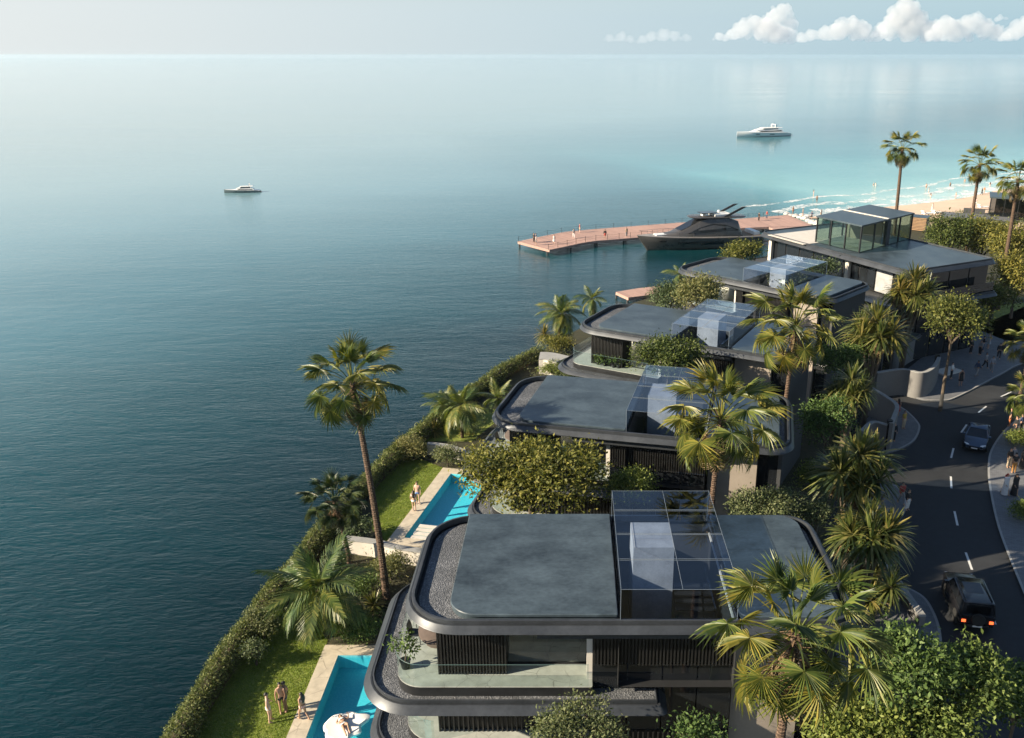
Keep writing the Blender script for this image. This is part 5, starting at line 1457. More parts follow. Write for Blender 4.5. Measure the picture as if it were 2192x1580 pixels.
cd_ = (dw[4]-dw[2]).normalized(); car('low steel-blue car driving towards the bend with its bonnet facing us', at(2089,948), math.atan2(cd_.y, cd_.x)+.12, False, PAINT_BLUE, False)

# ------------------------------------------------------------------ gate walls and street buildings
def gate(label, px, h, w=.28):
    pts = smooth_line([at(u, v, 0.13) for u, v in px], 6)
    t = thing('gate_wall', label, 'wall', (pts[0].x, pts[0].y, 0.0))
    P = [p - Vector((pts[0].x, pts[0].y, p.z)) for p in pts]
    a = offset_line(P, w/2); b = offset_line(P, -w/2)
    MB().prism([(p.x,p.y) for p in a + b[::-1]], 0, h).build('wall_body', M['gatewall'], t, smooth=True)
    a = offset_line(P, w/2+.04); b = offset_line(P, -w/2-.04)
    MB().prism([(p.x,p.y) for p in a + b[::-1]], h+.002, h+.07).build('coping', M['kerb'], t)
    return t, pts
gate('tall curved grey gate wall sweeping to the dark post at the paved corner', [(1870,850),(1925,842),(1965,850),(1990,838),(2003,815)], 2.6)
gate('straight grey wall behind the curved gate wall, running under the canopy', [(1905,800),(1950,770),(2010,745)], 2.4)
gate('rounded grey gate wall with the narrow doorway near the three standing walkers', [(1850,880),(1890,905),(1912,925),(1906,950),(1900,965)], 2.6)
gate('low straight wall with a brown top between driveway and street', [(1893,1222),(1930,1280),(1972,1340)], .75, .35)
gate('grey wall of the sheltered entrance below the rounded gate wall', [(1838,975),(1862,955),(1893,962)], 2.3)
for (u, v, lb) in ((1999,812,'dark gate post at the end of the tall curved wall'),(1897,962,'dark gate post at the narrow doorway of the rounded wall')):
    p = at(u, v, .13); t = thing('gate_post', lb, 'post', (p.x, p.y, 0)); MB().box(-.16,.16,-.16,.16,0,2.75).build('shaft', M['yacht_black'], t); MB().box(-.2,.2,-.2,.2,2.752,2.8).build('cap', M['dark_metal'], t)
p = at(2012,800,.13); t = thing('entrance_slab', 'pale lit threshold slab by the tall curved gate wall', 'slab', (p.x,p.y,.13), R(30)); MB().box(-.2,2.6,-.8,.8,0,.12).build('slab_body', M['pale'], t)

# beach pavilion, cabana, low walls
def pavilion():
    c = at(2116, 470, 0); t = thing('beach_pavilion', 'dark glass beach pavilion with a flat sloping-edged roof', 'pavilion', (c.x, c.y, 0), R(-24))
    w, d, h = 9.0, 6.0, 4.3
    MB().stack([ringz([(-.4,-.5),(w+6,-.5),(w+6,d+.5),(-.4,d+.5)],h), ringz([(-.4,-.5),(w+6,-.5),(w+6,d+.5),(-.4,d+.5)],h+.3)], True, True).build('roof', M['roof'], t)
    for i in range(6):
        MB().quad((i*2.5,0,.3),(i*2.5+2.4,0,.3),(i*2.5+2.4,0,h-.05),(i*2.5,0,h-.05)).build('pane', M['glass_dark'], t, fix=False)
        MB().box(i*2.5-.08,i*2.5+.02,-.06,.06,.05,h-.01).build('post', M['dark_metal'], t)
    for j in range(3):
        MB().quad((0,j*2,.3),(0,j*2+1.92,.3),(0,j*2+1.92,h-.05),(0,j*2,h-.05)).build('pane', M['glass_dark'], t, fix=False)
        MB().box(-.06,.06,j*2+1.92,j*2+2.0,.05,h-.01).build('post', M['dark_metal'], t)
    MB().box(1,w+5,d-.4,d-.2,0,h-.01).build('back_wall', M['inner'], t)
    MB().box(-.5,w+6,-.6,d+.6,-.02,.28).build('plinth', M['wall_dark'], t)
pavilion()
c = at(2060,470,0); t = thing('terrace_wall', 'low grey terrace before the beach pavilion', 'wall', (c.x,c.y,0), R(-24))
MB().box(-4,9,-3,4,0,.7).build('terrace_body', M['wall_dark'], t); MB().box(-3.6,8.6,-2.6,3.6,.702,.74).build('terrace_floor', M['paving'], t); MB().box(0,4,4.1,4.4,0,1.7).build('screen_wall', M['wall_dark'], t)
c = at(1966,492,0); t = thing('beach_cabana', 'small beach cabana with a slatted side and dark roof on the sand', 'cabana', (c.x,c.y,0), R(-30))
MB().box(-1.6,1.6,-1.5,1.5,2.5,2.62).build('roof', M['roof'], t)
MB().box(-1.5,-1.4,-1.4,1.4,0,2.5).build('side_wall', M['pale'], t)
MB().box(-1.4,1.5,1.3,1.4,0,2.5).build('back_wall', M['pale'], t)
for k in range(9): MB().box(-1.38,1.5,-1.45,-1.38,.12+k*.27,.3+k*.27).build('slat', M['teak'], t)
for sx in (-1.45,1.45): MB().box(sx-.06,sx+.06,-1.5,-1.38,0,2.49).build('post', M['dark_metal'], t)
rn = random.Random(8)
def rock(u, v, z, s, lb, nm='rock', grp=None, mat='rock'):
    p = at(u, v, z); bm = bmesh.new(); bmesh.ops.create_icosphere(bm, subdivisions=2, radius=1)
    for vv in bm.verts:
        vv.co *= rn.uniform(.82,1.12); vv.co.z *= .6; vv.co *= s
    me = bpy.data.meshes.new(nm); bm.to_mesh(me); bm.free()
    o = link(nm, me, M[mat], None, loc=(p.x, p.y, z+.15*s), rot=(0,0,rn.uniform(0,6))); return set_props(o, lb, 'rock', grp)
for u, v, s in ((1684,459.5,.8),(1692,462,.6),(1703,464,.9),(1712,467,.7),(1722,470,1.0),(1731,474,.8),(1740,479,1.1),(1746,476,.7),(1752,481,1.2),(1760,472,.8),(1716,461,.6),(1728,464,.7)):
    rock(u, v, SEA, s, 'pale boulder in the surf beside the beach end of the pink jetty', grp='boulders where the jetty meets the beach')
for k,(u, v, a) in enumerate(((1985,460,.3),(2005,458,.5),(2105,446,.2))):
    p = at(u, v, 0.01); t = thing('beach_lounger', ['low white beach lounger on the sand','white beach lounger with raised back on the sand','grey-white beach lounger beside the pavilion'][k], 'lounger', (p.x,p.y,.0), a)
    MB().box(-1.1,1.1,-.5,.5,.25,.4).build('mattress', M['float'], t); MB().obox((-1.0,0,.62),(.3,0,.0-.22),(0,.5,0),(.06,0,.08)).build('backrest', M['float'], t)
    for sx in (-.9,.9):
        for sy in (-.4,.4): MB().box(sx-.04,sx+.04,sy-.04,sy+.04,0,.249).build('leg', M['teak'], t)

# ------------------------------------------------------------------ terrace furniture
def vloc(i, x, y, z):
    v = villas[i]; return v.matrix_basis @ Vector((x, y, z))
def chair(i, x, y, z, rz, label):
    p = vloc(i, x, y, z); t = thing('terrace_chair', label, 'chair', p, villas[i].rotation_euler.z + rz, 'dark terrace chairs')
    MB().box(-.24,.24,-.24,.24,.42,.47).build('seat', M['dark_metal'], t)
    MB().stack([[(-.25,.2,.47),(.25,.2,.47),(.25,.24,.47),(-.25,.24,.47)],[(-.27,.24,.7),(.27,.24,.7),(.27,.28,.7),(-.27,.28,.7)],[(-.2,.3,.95),(.2,.3,.95),(.2,.33,.95),(-.2,.33,.95)]], True, True).build('backrest', M['dark_metal'], t, smooth=True)
    for sx in (-.21,.21):
        for sy in (-.21,.21): MB().tube([(sx,sy,.42),(sx*1.15,sy*1.15,0)], .018, 5).build('leg', M['dark_metal'], t)
def table(i, x, y, z, label, r=1.0, oval=1.5):
    p = vloc(i, x, y, z); t = thing('terrace_table', label, 'table', p, villas[i].rotation_euler.z + 1.57)
    MB().stack([[(math.cos(a)*r*oval*s, math.sin(a)*r*s, h) for a in [6.283*k/24 for k in range(24)]] for s, h in ((.96,.70),(1,.72),(1,.75),(.98,.76))], True, True).build('table_top', M['brown_fabric'], t, smooth=True)
    MB().lathe([(.5,0),(.5,.03),(.2,.06),(.14,.4),(.2,.69)], 14).build('pedestal', M['brown_fabric'], t, smooth=True)
table(0, -8.0, -.9, 7.5, 'oval brown dining table on the terrace of the nearest villa', .75, 1.6)
for k, (x, y, a, lb) in enumerate(((-8.85,.3,1.7,'dark chair behind the oval table, nearest the sea end'),(-8.9,-.9,1.5,'dark chair by the potted plant at the oval table'),(-7.3,-.9,-1.5,'brown-shadowed chair between the oval table and the slatted screen'))): chair(0, x, y, 7.5, a, lb)
table(1, -8.1, 0.0, 7.5, 'oval brown dining table on the terrace of the second villa', .75, 1.5)
for k, (x, y, a, lb) in enumerate(((-9.0,.9,1.6,'dark chair at the back of the second villa terrace table'),(-9.0,-.6,1.5,'dark chair in front of the second villa terrace table'))): chair(1, x, y, 7.5, a, lb)
p = vloc(0, -9.05, -2.6, 7.5); t = thing('potted_plant', 'leafy potted plant at the rounded terrace corner of the nearest villa', 'plant', p)
MB().lathe([(.16,0),(.22,.36),(.24,.38),(.2,.37),(.02,.33)], 14).build('pot', M['dark_metal'], t, smooth=True)
MB().tube([(0,0,.3),(.05,.02,.7),(0,.05,1.1)], [.03,.025,.012], 6).build('stem', M['bark'], t)
o = link('foliage', crown_mesh('foliage', [(0,0,1.05,.42,.4,.5),(.1,.1,.75,.3,.3,.3)], 60, 7, .17, .12, 9), M['broad_green'], t)
for k, (x, y) in enumerate(((-7.0,-3.05),(-6.4,-3.1),(-5.6,-3.1),(-5.2,-3.05))):
    p = vloc(2, x, y, 7.5); t = thing('potted_plant', ['small potted shrub at the screen of the third villa, first in its row','small potted shrub at the screen of the third villa, second in its row','small potted shrub at the screen of the third villa, third in its row','small potted shrub at the screen of the third villa, last in its row'][k], 'plant', p, 0, 'potted shrubs before the slatted screen')
    MB().lathe([(.14,0),(.18,.26),(.02,.25)], 10).build('pot', M['dark_metal'], t); link('foliage', crown_mesh('foliage', [(0,0,.5,.35,.25,.3)], 22, 7, .16, .1, 30+k), M['broad_green'], t)

# ------------------------------------------------------------------ people
SKM = {}
def skin_mesh(name, verts, edges, rad, sub=1):
    me = bpy.data.meshes.new(name); me.from_pydata(verts, edges, [])
    o = bpy.data.objects.new('tmp', me); COL.objects.link(o)
    o.modifiers.new('s', 'SKIN')
    for i, r in enumerate(rad): me.skin_vertices[0].data[i].radius = (r, r) if isinstance(r, (int,float)) else r
    me.skin_vertices[0].data[0].use_root = True
    if sub: o.modifiers.new('b', 'SUBSURF').levels = sub
    dg = bpy.context.evaluated_depsgraph_get(); e = o.evaluated_get(dg)
    out = bpy.data.meshes.new_from_object(e)
    bpy.data.objects.remove(o); bpy.data.meshes.remove(me)
    out.name = name; out.materials.clear()
    for p in out.polygons: p.use_smooth = True
    return out
def joints(pose):
    """joint positions for a 1.75 m figure facing -y"""
    J = dict(pelvis=(0,0,.95), waist=(0,0,1.1), chest=(0,-.01,1.33), neck=(0,0,1.50), head=(0,-.015,1.60), crown=(0,-.01,1.70), nose=(0,-.105,1.625))
    for s, k in ((1,'l'),(-1,'r')):
        J.update({k+'sh':(s*.175,0,1.43), k+'el':(s*.235,.03,1.15), k+'wr':(s*.245,-.05,.90), k+'ha':(s*.24,-.075,.82),
                  k+'hip':(s*.095,0,.92), k+'kn':(s*.105,-.02,.50), k+'an':(s*.105,.02,.085), k+'to':(s*.125,-.15,.035), k+'he':(s*.105,.05,.04)})
    def mv(**kw):
        for k, v in kw.items(): J[k] = v
    if pose == 'walk':
        mv(lkn=(.1,-.16,.53), lan=(.1,-.22,.10), lto=(.11,-.39,.07), lhe=(.1,-.19,.05), rkn=(-.1,.05,.5), ran=(-.1,.30,.13), rto=(-.11,.16,.03), rhe=(-.1,.33,.11),
           lel=(.24,.12,1.16), lwr=(.25,.16,.92), lha=(.25,.15,.84), rel=(-.24,-.05,1.15), rwr=(-.24,-.22,.95), rha=(-.23,-.28,.89))
    elif pose == 'hips':
        mv(lel=(.37,.09,1.2), lwr=(.2,-.02,1.03), lha=(.14,-.06,1.0))
    elif pose == 'phone':
        mv(rel=(-.24,-.03,1.16), rwr=(-.13,-.26,1.24), rha=(-.09,-.31,1.29))
    elif pose == 'arms':
        mv(lel=(.25,-.05,1.16), lwr=(.08,-.22,1.18), lha=(0,-.24,1.2), rel=(-.25,-.05,1.16), rwr=(-.08,-.24,1.15), rha=(0,-.26,1.16))
    elif pose == 'hold':
        mv(lel=(.29,.0,1.16), lwr=(.36,-.12,.98), lha=(.38,-.17,.92), lkn=(.11,-.09,.5), lan=(.11,-.06,.09), lto=(.13,-.23,.035), lhe=(.11,-.03,.04))
    elif pose == 'back':
        mv(rel=(-.30,.10,1.18), rwr=(-.15,.14,1.0), rha=(-.08,.15,.97))
    elif pose == 'lie':                                          # on the back, head towards +y, one knee bent
        J2 = {}
        for k, (x, y, z) in J.items(): J2[k] = (x, z-.95, -y*.9+.13)
        J.clear(); J.update(J2)
        mv(lkn=(.12,-.38,.42), lan=(.12,-.62,.10), lto=(.13,-.78,.08), lhe=(.12,-.57,.06), lel=(.33,.30,.14), lwr=(.42,.55,.16), lha=(.40,.62,.18), rel=(-.32,.28,.12), rwr=(-.2,.1,.24), rha=(-.14,.05,.26))
    return J
BONES = [('pelvis','waist'),('waist','chest'),('chest','neck'),('neck','head'),('head','crown'),('head','nose')]
for k in 'lr': BONES += [('chest',k+'sh'),(k+'sh',k+'el'),(k+'el',k+'wr'),(k+'wr',k+'ha'),('pelvis',k+'hip'),(k+'hip',k+'kn'),(k+'kn',k+'an'),(k+'an',k+'to'),(k+'an',k+'he')]
RAD = dict(pelvis=(.15,.115), waist=(.13,.10), chest=(.165,.115), neck=.055, head=(.078,.092), crown=(.072,.085), nose=.014)
for k in 'lr': RAD.update({k+'sh':.062, k+'el':.042, k+'wr':.03, k+'ha':.034, k+'hip':.095, k+'kn':.06, k+'an':.042, k+'to':.03, k+'he':.035})
def rsc(r, f, a=0): return tuple(x*f+a for x in r) if isinstance(r, tuple) else r*f+a
def sub_skin(name, J, chains, grow, extra=None):
    names = []; 
    for a, b in chains:
        for q in (a, b):
            if q not in names: names.append(q)
    P = dict(J); P.update(extra or {})
    return skin_mesh(name, [P[n] for n in names], [(names.index(a), names.index(b)) for a, b in chains], [rsc(RAD.get(n, .05), 1, grow) if n not in (extra or {}) else grow_of[n] for n in names])
grow_of = {}
def lerp3(a, b, t): return tuple(a[i]+(b[i]-a[i])*t for i in range(3))
def body_mesh(pose):
    if ('body', pose) in SKM: return SKM['body', pose]
    J = joints(pose); me = sub_skin('body', J, BONES, 0)
    # five fingers closing each hand, ears
    bm = bmesh.new(); bm.from_mesh(me)
    m = MB()
    for k, s in (('l',1),('r',-1)):
        h = Vector(J[k+'ha']); w = Vector(J[k+'wr']); d = (h-w).normalized(); sd = d.cross(Vector((0,0,1)))
        sd = sd.normalized() if sd.length > .2 else Vector((0,1,0)); nn = sd.cross(d)
        for i in range(4):
            b = h + d*.02 + sd*(.026-.0175*i); l = (.07,.078,.073,.058)[i]
            m.tube([b, b+d*l*.5+nn*.006, b+d*l*.9+nn*.03], [.0085,.008,.006], 5)
        b = h + sd*.03 - d*.02; m.tube([b, b+sd*.03+d*.02, b+sd*.035+d*.05+nn*.012], [.01,.009,.007], 5)
    hd = Vector(J['head'])
    for s in (1,-1):
        e = hd + Vector((s*.085,.005,.0)) if pose != 'lie' else hd + Vector((s*.085,0,0))
        m.obox(e, (.01,0,0), (0,.018,0), (0,0,.03))
    bm2 = m.mesh('tmp', True); bm.from_mesh(bm2); bm.to_mesh(me); bm.free()
    for p in me.polygons: p.use_smooth = True
    SKM['body', pose] = me; return me
def cloth_mesh(kind, pose):
    key = (kind, pose)
    if key in SKM: return SKM[key]
    J = joints(pose); global grow_of
    E = {}; grow_of = {}
    if kind in ('shirt', 'tee'):
        ch = [('pelvis','waist'),('waist','chest'),('chest','lsh'),('chest','rsh')]
        for k in 'lr':
            if kind == 'shirt': ch += [(k+'sh',k+'el'),(k+'el',k+'wr')]
            else:
                E[k+'sl'] = lerp3(J[k+'sh'], J[k+'el'], .7); grow_of[k+'sl'] = .072; ch.append((k+'sh',k+'sl'))
        me = sub_skin(kind, J, ch, .024, E)
    elif kind in ('trousers', 'shorts', 'trunks'):
        ch = [('waist','pelvis'),('pelvis','lhip'),('pelvis','rhip')]
        E['waist'] = lerp3(J['pelvis'], J['waist'], .55); grow_of['waist'] = (.165,.135)
        for k in 'lr':
            f = {'trousers':1.0,'shorts':.95,'trunks':.42}[kind]
            E[k+'th'] = lerp3(J[k+'hip'], J[k+'kn'], f); grow_of[k+'th'] = {'trousers':.085,'shorts':.10,'trunks':.118}[kind]; ch.append((k+'hip',k+'th'))
            if kind == 'trousers':
                E[k+'an2'] = lerp3(J[k+'kn'], J[k+'an'], .96); grow_of[k+'an2'] = .066; ch.append((k+'th',k+'an2'))
        me = sub_skin(kind, J, ch, .03, E)
    elif kind in ('dress', 'robe', 'skirt'):
        c = J['pelvis']; m = MB(); n = 18
        f = {'dress':[(1.46,.10,.09),(1.34,.185,.13),(1.12,.145,.115),(.95,.18,.14),(.55,.25,.21)], 'skirt':[(1.06,.145,.115),(.95,.17,.14),(.6,.22,.19)],
             'robe':[(1.49,.09,.08),(1.43,.18,.12),(1.3,.21,.15),(1.05,.2,.16),(.7,.23,.2),(.3,.25,.23),(.05,.27,.25)]}[kind]
        rings = []
        for z, a, b in f: rings.append([(a*math.cos(6.283*i/n)*(1+.05*math.sin(i*3)*(z<.9)), b*math.sin(6.283*i/n)*(1+.05*math.sin(i*3)*(z<.9)), z) for i in range(n)])
        me = m.stack(rings, True, False).mesh(kind, True)
        if kind == 'robe':
            ch = [('chest','lsh'),('chest','rsh'),('lsh','lel'),('lel','lwr'),('rsh','rel'),('rel','rwr')]
            m2 = sub_skin('sleeves', J, ch, .03); bm = bmesh.new(); bm.from_mesh(me); bm.from_mesh(m2); bm.to_mesh(me); bm.free()
            for p in me.polygons: p.use_smooth = True
    elif kind == 'bikini':
        m = MB(); n = 16
        for zs in ([(1.39,.175,.135),(1.33,.195,.15),(1.27,.178,.14)], [(1.0,.172,.145),(.93,.2,.16),(.86,.185,.155)]):
            m.stack([[(a*math.cos(6.283*i/n), b*math.sin(6.283*i/n), z) for i in range(n)] for z, a, b in zs], False, False)
        me = m.mesh('swimwear', True)
        if pose == 'lie':
            for v in me.vertices: x, y, z = v.co; v.co = (x, z-.95, -y*.9+.13)
    SKM[key] = me; return me
def hair_mesh(kind, pose):
    key = ('hair', kind, pose)
    if key in SKM: return SKM[key]
    bm = bmesh.new(); bmesh.ops.create_uvsphere(bm, u_segments=14, v_segments=10, radius=1)
    lo = -.15 if kind == 'short' else -.5
    bmesh.ops.delete(bm, geom=[v for v in bm.verts if v.co.z < lo or (v.co.y < -.45 and v.co.z < .42)], context='VERTS')
    for v in bm.verts: v.co = Vector((v.co.x*.098, v.co.y*.112+.004, v.co.z*.115+1.65))
    me = bpy.data.meshes.new('hair'); bm.to_mesh(me); bm.free()
    if kind in ('long', 'veil'):
        m = MB(); w = .085 if kind == 'long' else .13
        m.stack([[(-w,.02,1.66),(w,.02,1.66),(w*.9,.11,1.66),(-w*.9,.11,1.66)],[(-w,.03,1.5),(w,.03,1.5),(w,.12,1.5),(-w,.12,1.5)],[(-w*1.1,.06,1.32),(w*1.1,.06,1.32),(w*1.1,.15,1.32),(-w*1.1,.15,1.32)],[(-w*.8,.08,1.2),(w*.8,.08,1.2),(w*.8,.15,1.2),(-w*.8,.15,1.2)]], True, True)
        bm = bmesh.new(); bm.from_mesh(me); bm.from_mesh(m.mesh('tmp', True)); bm.to_mesh(me); bm.free()
    for p in me.polygons: p.use_smooth = True
    if pose == 'lie':
        for v in me.vertices: x, y, z = v.co; v.co = (x, z-.95, -y*.9+.13)
    SKM[key] = me; return me
SKIN = [pm('skin_light',(0.55,0.36,0.27),.55), pm('skin_tan',(0.42,0.25,0.165),.55), pm('skin_brown',(0.22,0.125,0.08),.55)]
HAIRM = {'black':pm('hair_black',(0.015,0.013,0.012),.5), 'brown':pm('hair_brown',(0.06,0.035,0.02),.5), 'fair':pm('hair_fair',(0.32,0.22,0.11),.5), 'grey':pm('hair_grey',(0.35,0.34,0.33),.5), 'red':pm('headcloth_red',(0.35,0.04,0.03),.8), 'black_veil':pm('veil_black',(0.012,0.012,0.014),.8)}
def dye(c): return pm('cloth_%d_%d_%d' % tuple(int(x*100) for x in c), c, .85)
def eyes(t, pose):
    if pose == 'lie': return
    if 'eye' not in SKM:
        SKM['eye'] = MB().obox((0,0,0),(.012,0,0),(0,.006,0),(0,0,.006)).mesh('eye'); SKM['mouth'] = MB().obox((0,-.1,1.575),(.022,0,0),(0,.008,0),(0,0,.005)).mesh('mouth')
    for sx in (-.034,.034): link('eye', SKM['eye'], HAIRM['brown'], t, loc=(sx,-.1,1.655))
    link('mouth', SKM['mouth'], HAIRM['brown'], t)
def person(u, v, z, face, pose, label, wear, hair=('short','black'), skin=0, h=1.75, group=None, bag=None):
    """feet at survey pixel (u, v) on level z; FACE = heading in degrees (0 = +x, 90 = away from the camera)"""
    p = at(u, v, z) if not isinstance(u, Vector) else u
    t = thing('person', label, 'person', (p.x, p.y, p.z), R(face+90), group); t.scale = (h/1.75,)*3
    link('body', body_mesh(pose), None, t)
    t.children[0].data.materials or t.children[0].data.materials.append(SKIN[0])
    b = t.children[0]; b.material_slots[0].link = 'OBJECT'; b.material_slots[0].material = SKIN[skin]
    for kind, c in wear:
        me = cloth_mesh(kind, pose); nm = {'bikini':'swimwear','trunks':'swim_shorts','tee':'shirt'}.get(kind, kind)
        o = link(nm, me, None, t)
        if not me.materials: me.materials.append(dye(c))
        o.material_slots[0].link = 'OBJECT'; o.material_slots[0].material = dye(c)
    me = hair_mesh(hair[0], pose); o = link('veil' if hair[0] == 'veil' else 'hair', me, None, t)
    if not me.materials: me.materials.append(HAIRM[hair[1]])
    o.material_slots[0].link = 'OBJECT'; o.material_slots[0].material = HAIRM[hair[1]]
    eyes(t, pose)
    if bag is not None:
        m = MB().stack([ringz(rrect(-.16,.16,.13,.29,.06,4), 1.05), ringz(rrect(-.17,.17,.13,.32,.06,4), 1.2), ringz(rrect(-.13,.13,.13,.26,.06,4), 1.46)], True, True)
        m.build('backpack', dye(bag), t, smooth=True)
    return t
WH=(.75,.73,.7); BK=(.02,.02,.022); NV=(.04,.06,.12); OR=(.5,.16,.05); GY=(.25,.25,.26); BG=(.45,.36,.25); RD=(.35,.05,.04); BL=(.12,.2,.42); PK=(.7,.45,.42); OL=(.16,.16,.07)
# on the near lawn
person(578,1546,.01,20,'hold','pale man in white swim shorts standing on the near lawn',[('trunks',WH)],('short','black'),0,1.78)
person(606,1525,.01,-60,'hips','tanned man in black swim shorts, hand on hip, on the near lawn',[('trunks',BK)],('short','black'),1,1.82)
person(614,1521,.01,200,'back','darker man standing close behind the one in black shorts',[('trunks',NV)],('short','black'),2,1.78)
person(651,1541,.06,150,'walk','dark-haired woman in swimwear stepping onto the stone pool edge',[('bikini',PK)],('long','black'),1,1.66)
# by the blue pool
person(887,1094,.06,80,'stand','woman in a pale swimsuit beside the blue pool',[('bikini',WH)],('long','brown'),0,1.66)
person(895,1078,.06,-100,'stand','man in blue swim shorts beside the blue pool',[('trunks',BL)],('short','brown'),0,1.8)
# floating on an air bed
fp = at(735,1557,-.05)
def fan_float():
    t = thing('pool_float', 'white shell-shaped air bed floating on the turquoise pool', 'pool float', (fp.x, fp.y, -.09), R(-25))
    out = []
    for k in range(48):
        a = 6.283*k/48; r = .92 + .09*math.cos(a*7)*(1 if abs(a-3.14) > .9 else .2) + .38*max(0, math.cos(a-1.1))**14 + .38*max(0, math.cos(a+1.1))**14
        out.append((math.cos(a)*r*1.05, math.sin(a)*r))
    MB().stack([[(x*s,y*s,z) for x,y in out] for s, z in ((.9,-.03),(1,.05),(1,.13),(.88,.2),(.6,.17))], True, True).build('shell_body', M['float'], t, smooth=True)
fan_float()
person(Vector((fp.x+.05, fp.y-.05, .07)), 0, 0, -60, 'lie', 'woman lying on the white air bed in the turquoise pool', [('bikini',WH)], ('long','brown'), 1, 1.6)
# on the jetty
JG = 'people strolling on the jetty'
for u, v, f, ps, wear, sk, lb in ((1143,519,40,'stand',[('shirt',BK),('trousers',BK)],1,'person in black standing at the tip corner of the jetty'),
      (1147,520,200,'phone',[('shirt',NV),('trousers',BK)],1,'person in navy beside the one in black at the jetty tip'),
      (1148,525,0,'stand',[('tee',WH),('shorts',GY)],0,'person in a white shirt and grey shorts just before the pair at the jetty tip'),
      (1186,523,90,'walk',[('dress',WH)],0,'woman in a white dress walking on the outer jetty'),
      (1228,510,-80,'walk',[('tee',GY),('trousers',WH)],0,'person in white trousers walking on the outer jetty deck'),
      (1241,498,10,'stand',[('tee',RD),('shorts',BG)],0,'person in a red shirt by the sea-side rope of the jetty'),
      (1295,511,-90,'stand',[('shirt',BK),('skirt',RD)],1,'person in a dark top by the sheltered rope of the jetty'),
      (1341,507,-60,'stand',[('tee',BG),('trousers',GY)],1,'person in a tan shirt near the bow of the dark yacht'),
      (1624,473,30,'stand',[('shirt',BK),('trousers',BK)],1,'person in black on the jetty behind the yacht stern'),
      (1641,469,200,'walk',[('tee',RD),('trousers',NV)],1,'person in a red shirt walking towards the beach on the jetty')):
    person(u, v, -.7, f, ps, lb, wear, ('short','black'), sk, 1.75, JG)
# bathers and beach walkers
BG_ = 'bathers in the shallows and on the beach'
for k, (u, v, z, ps, wear, sk, lb) in enumerate(((1741,421,-1.9,'stand',[('trunks',BL)],0,'bather standing far out in the turquoise shallows'),
      (1748,434,-1.9,'stand',[('trunks',BK)],2,'bather in black trunks nearer the surf than the one far out'),
      (1869,405,-2.6,'arms',[('trunks',WH)],0,'bather chest deep, one of a close pair far out'),
      (1873,405,-2.6,'stand',[('bikini',WH)],0,'woman chest deep beside her companion far out'),
      (1982,407,-2.3,'stand',[('trunks',BK)],0,'bather waist deep beyond the trio in the surf'),
      (1987,416,-2.0,'hold',[('bikini',WH)],0,'woman in white wading, middle of the trio in the surf'),
      (1991,428,-1.85,'walk',[('bikini',WH)],0,'woman in white at the foam edge of the surf'),
      (2033,404,-2.4,'stand',[('trunks',NV)],1,'bather waist deep between the two leaning palm trunks'),
      (2045,427,-1.85,'walk',[('trunks',(.2,.15,.45))],0,'man in purple trunks walking out of the surf'),
      (2064,396,-2.5,'stand',[('trunks',GY)],1,'bather in grey trunks deep in the water by the leaning palm'),
      (2101,418,-1.8,'walk',[('shirt',BK),('trousers',BK)],2,'person in dark clothes wading by the leaning palm trunk'),
      (2106,415,-1.8,'walk',[('tee',OR),('shorts',BG)],1,'person in an orange top wading by the leaning palm trunk'),
      (2118,404,-2.2,'stand',[('trunks',WH)],0,'pale bather beyond the waders by the leaning palm'),
      (1995,452,0.0,'stand',[('dress',WH)],0,'woman in a white dress on the sand by the loungers'),
      (2088,441,0.0,'stand',[('tee',PK),('shorts',WH)],0,'person in a pink top on the sand by the leaning palm'),
      (1697,459,-1.2,'stand',[('trunks',OR)],1,'bather in orange trunks among the boulders by the jetty'),
      (1718,463,-1.2,'stand',[('trunks',BK)],1,'bather in black trunks among the boulders by the jetty'),
      (1737,470,-1.2,'walk',[('tee',NV),('shorts',BK)],1,'person in navy among the boulders by the jetty end'),
      (1757,466,-1.2,'stand',[('tee',WH),('shorts',BG)],0,'person in a white top on the sand by the boulders'),
      (1816,463,-.3,'stand',[('tee',BK),('trousers',GY)],1,'person in black on the sand behind the penthouse'))):
    person(u, v, z, (k*67) % 360, ps, lb, wear, ('short' if k % 3 else 'long', ('black','brown','fair')[k % 3]), sk, 1.74, BG_)
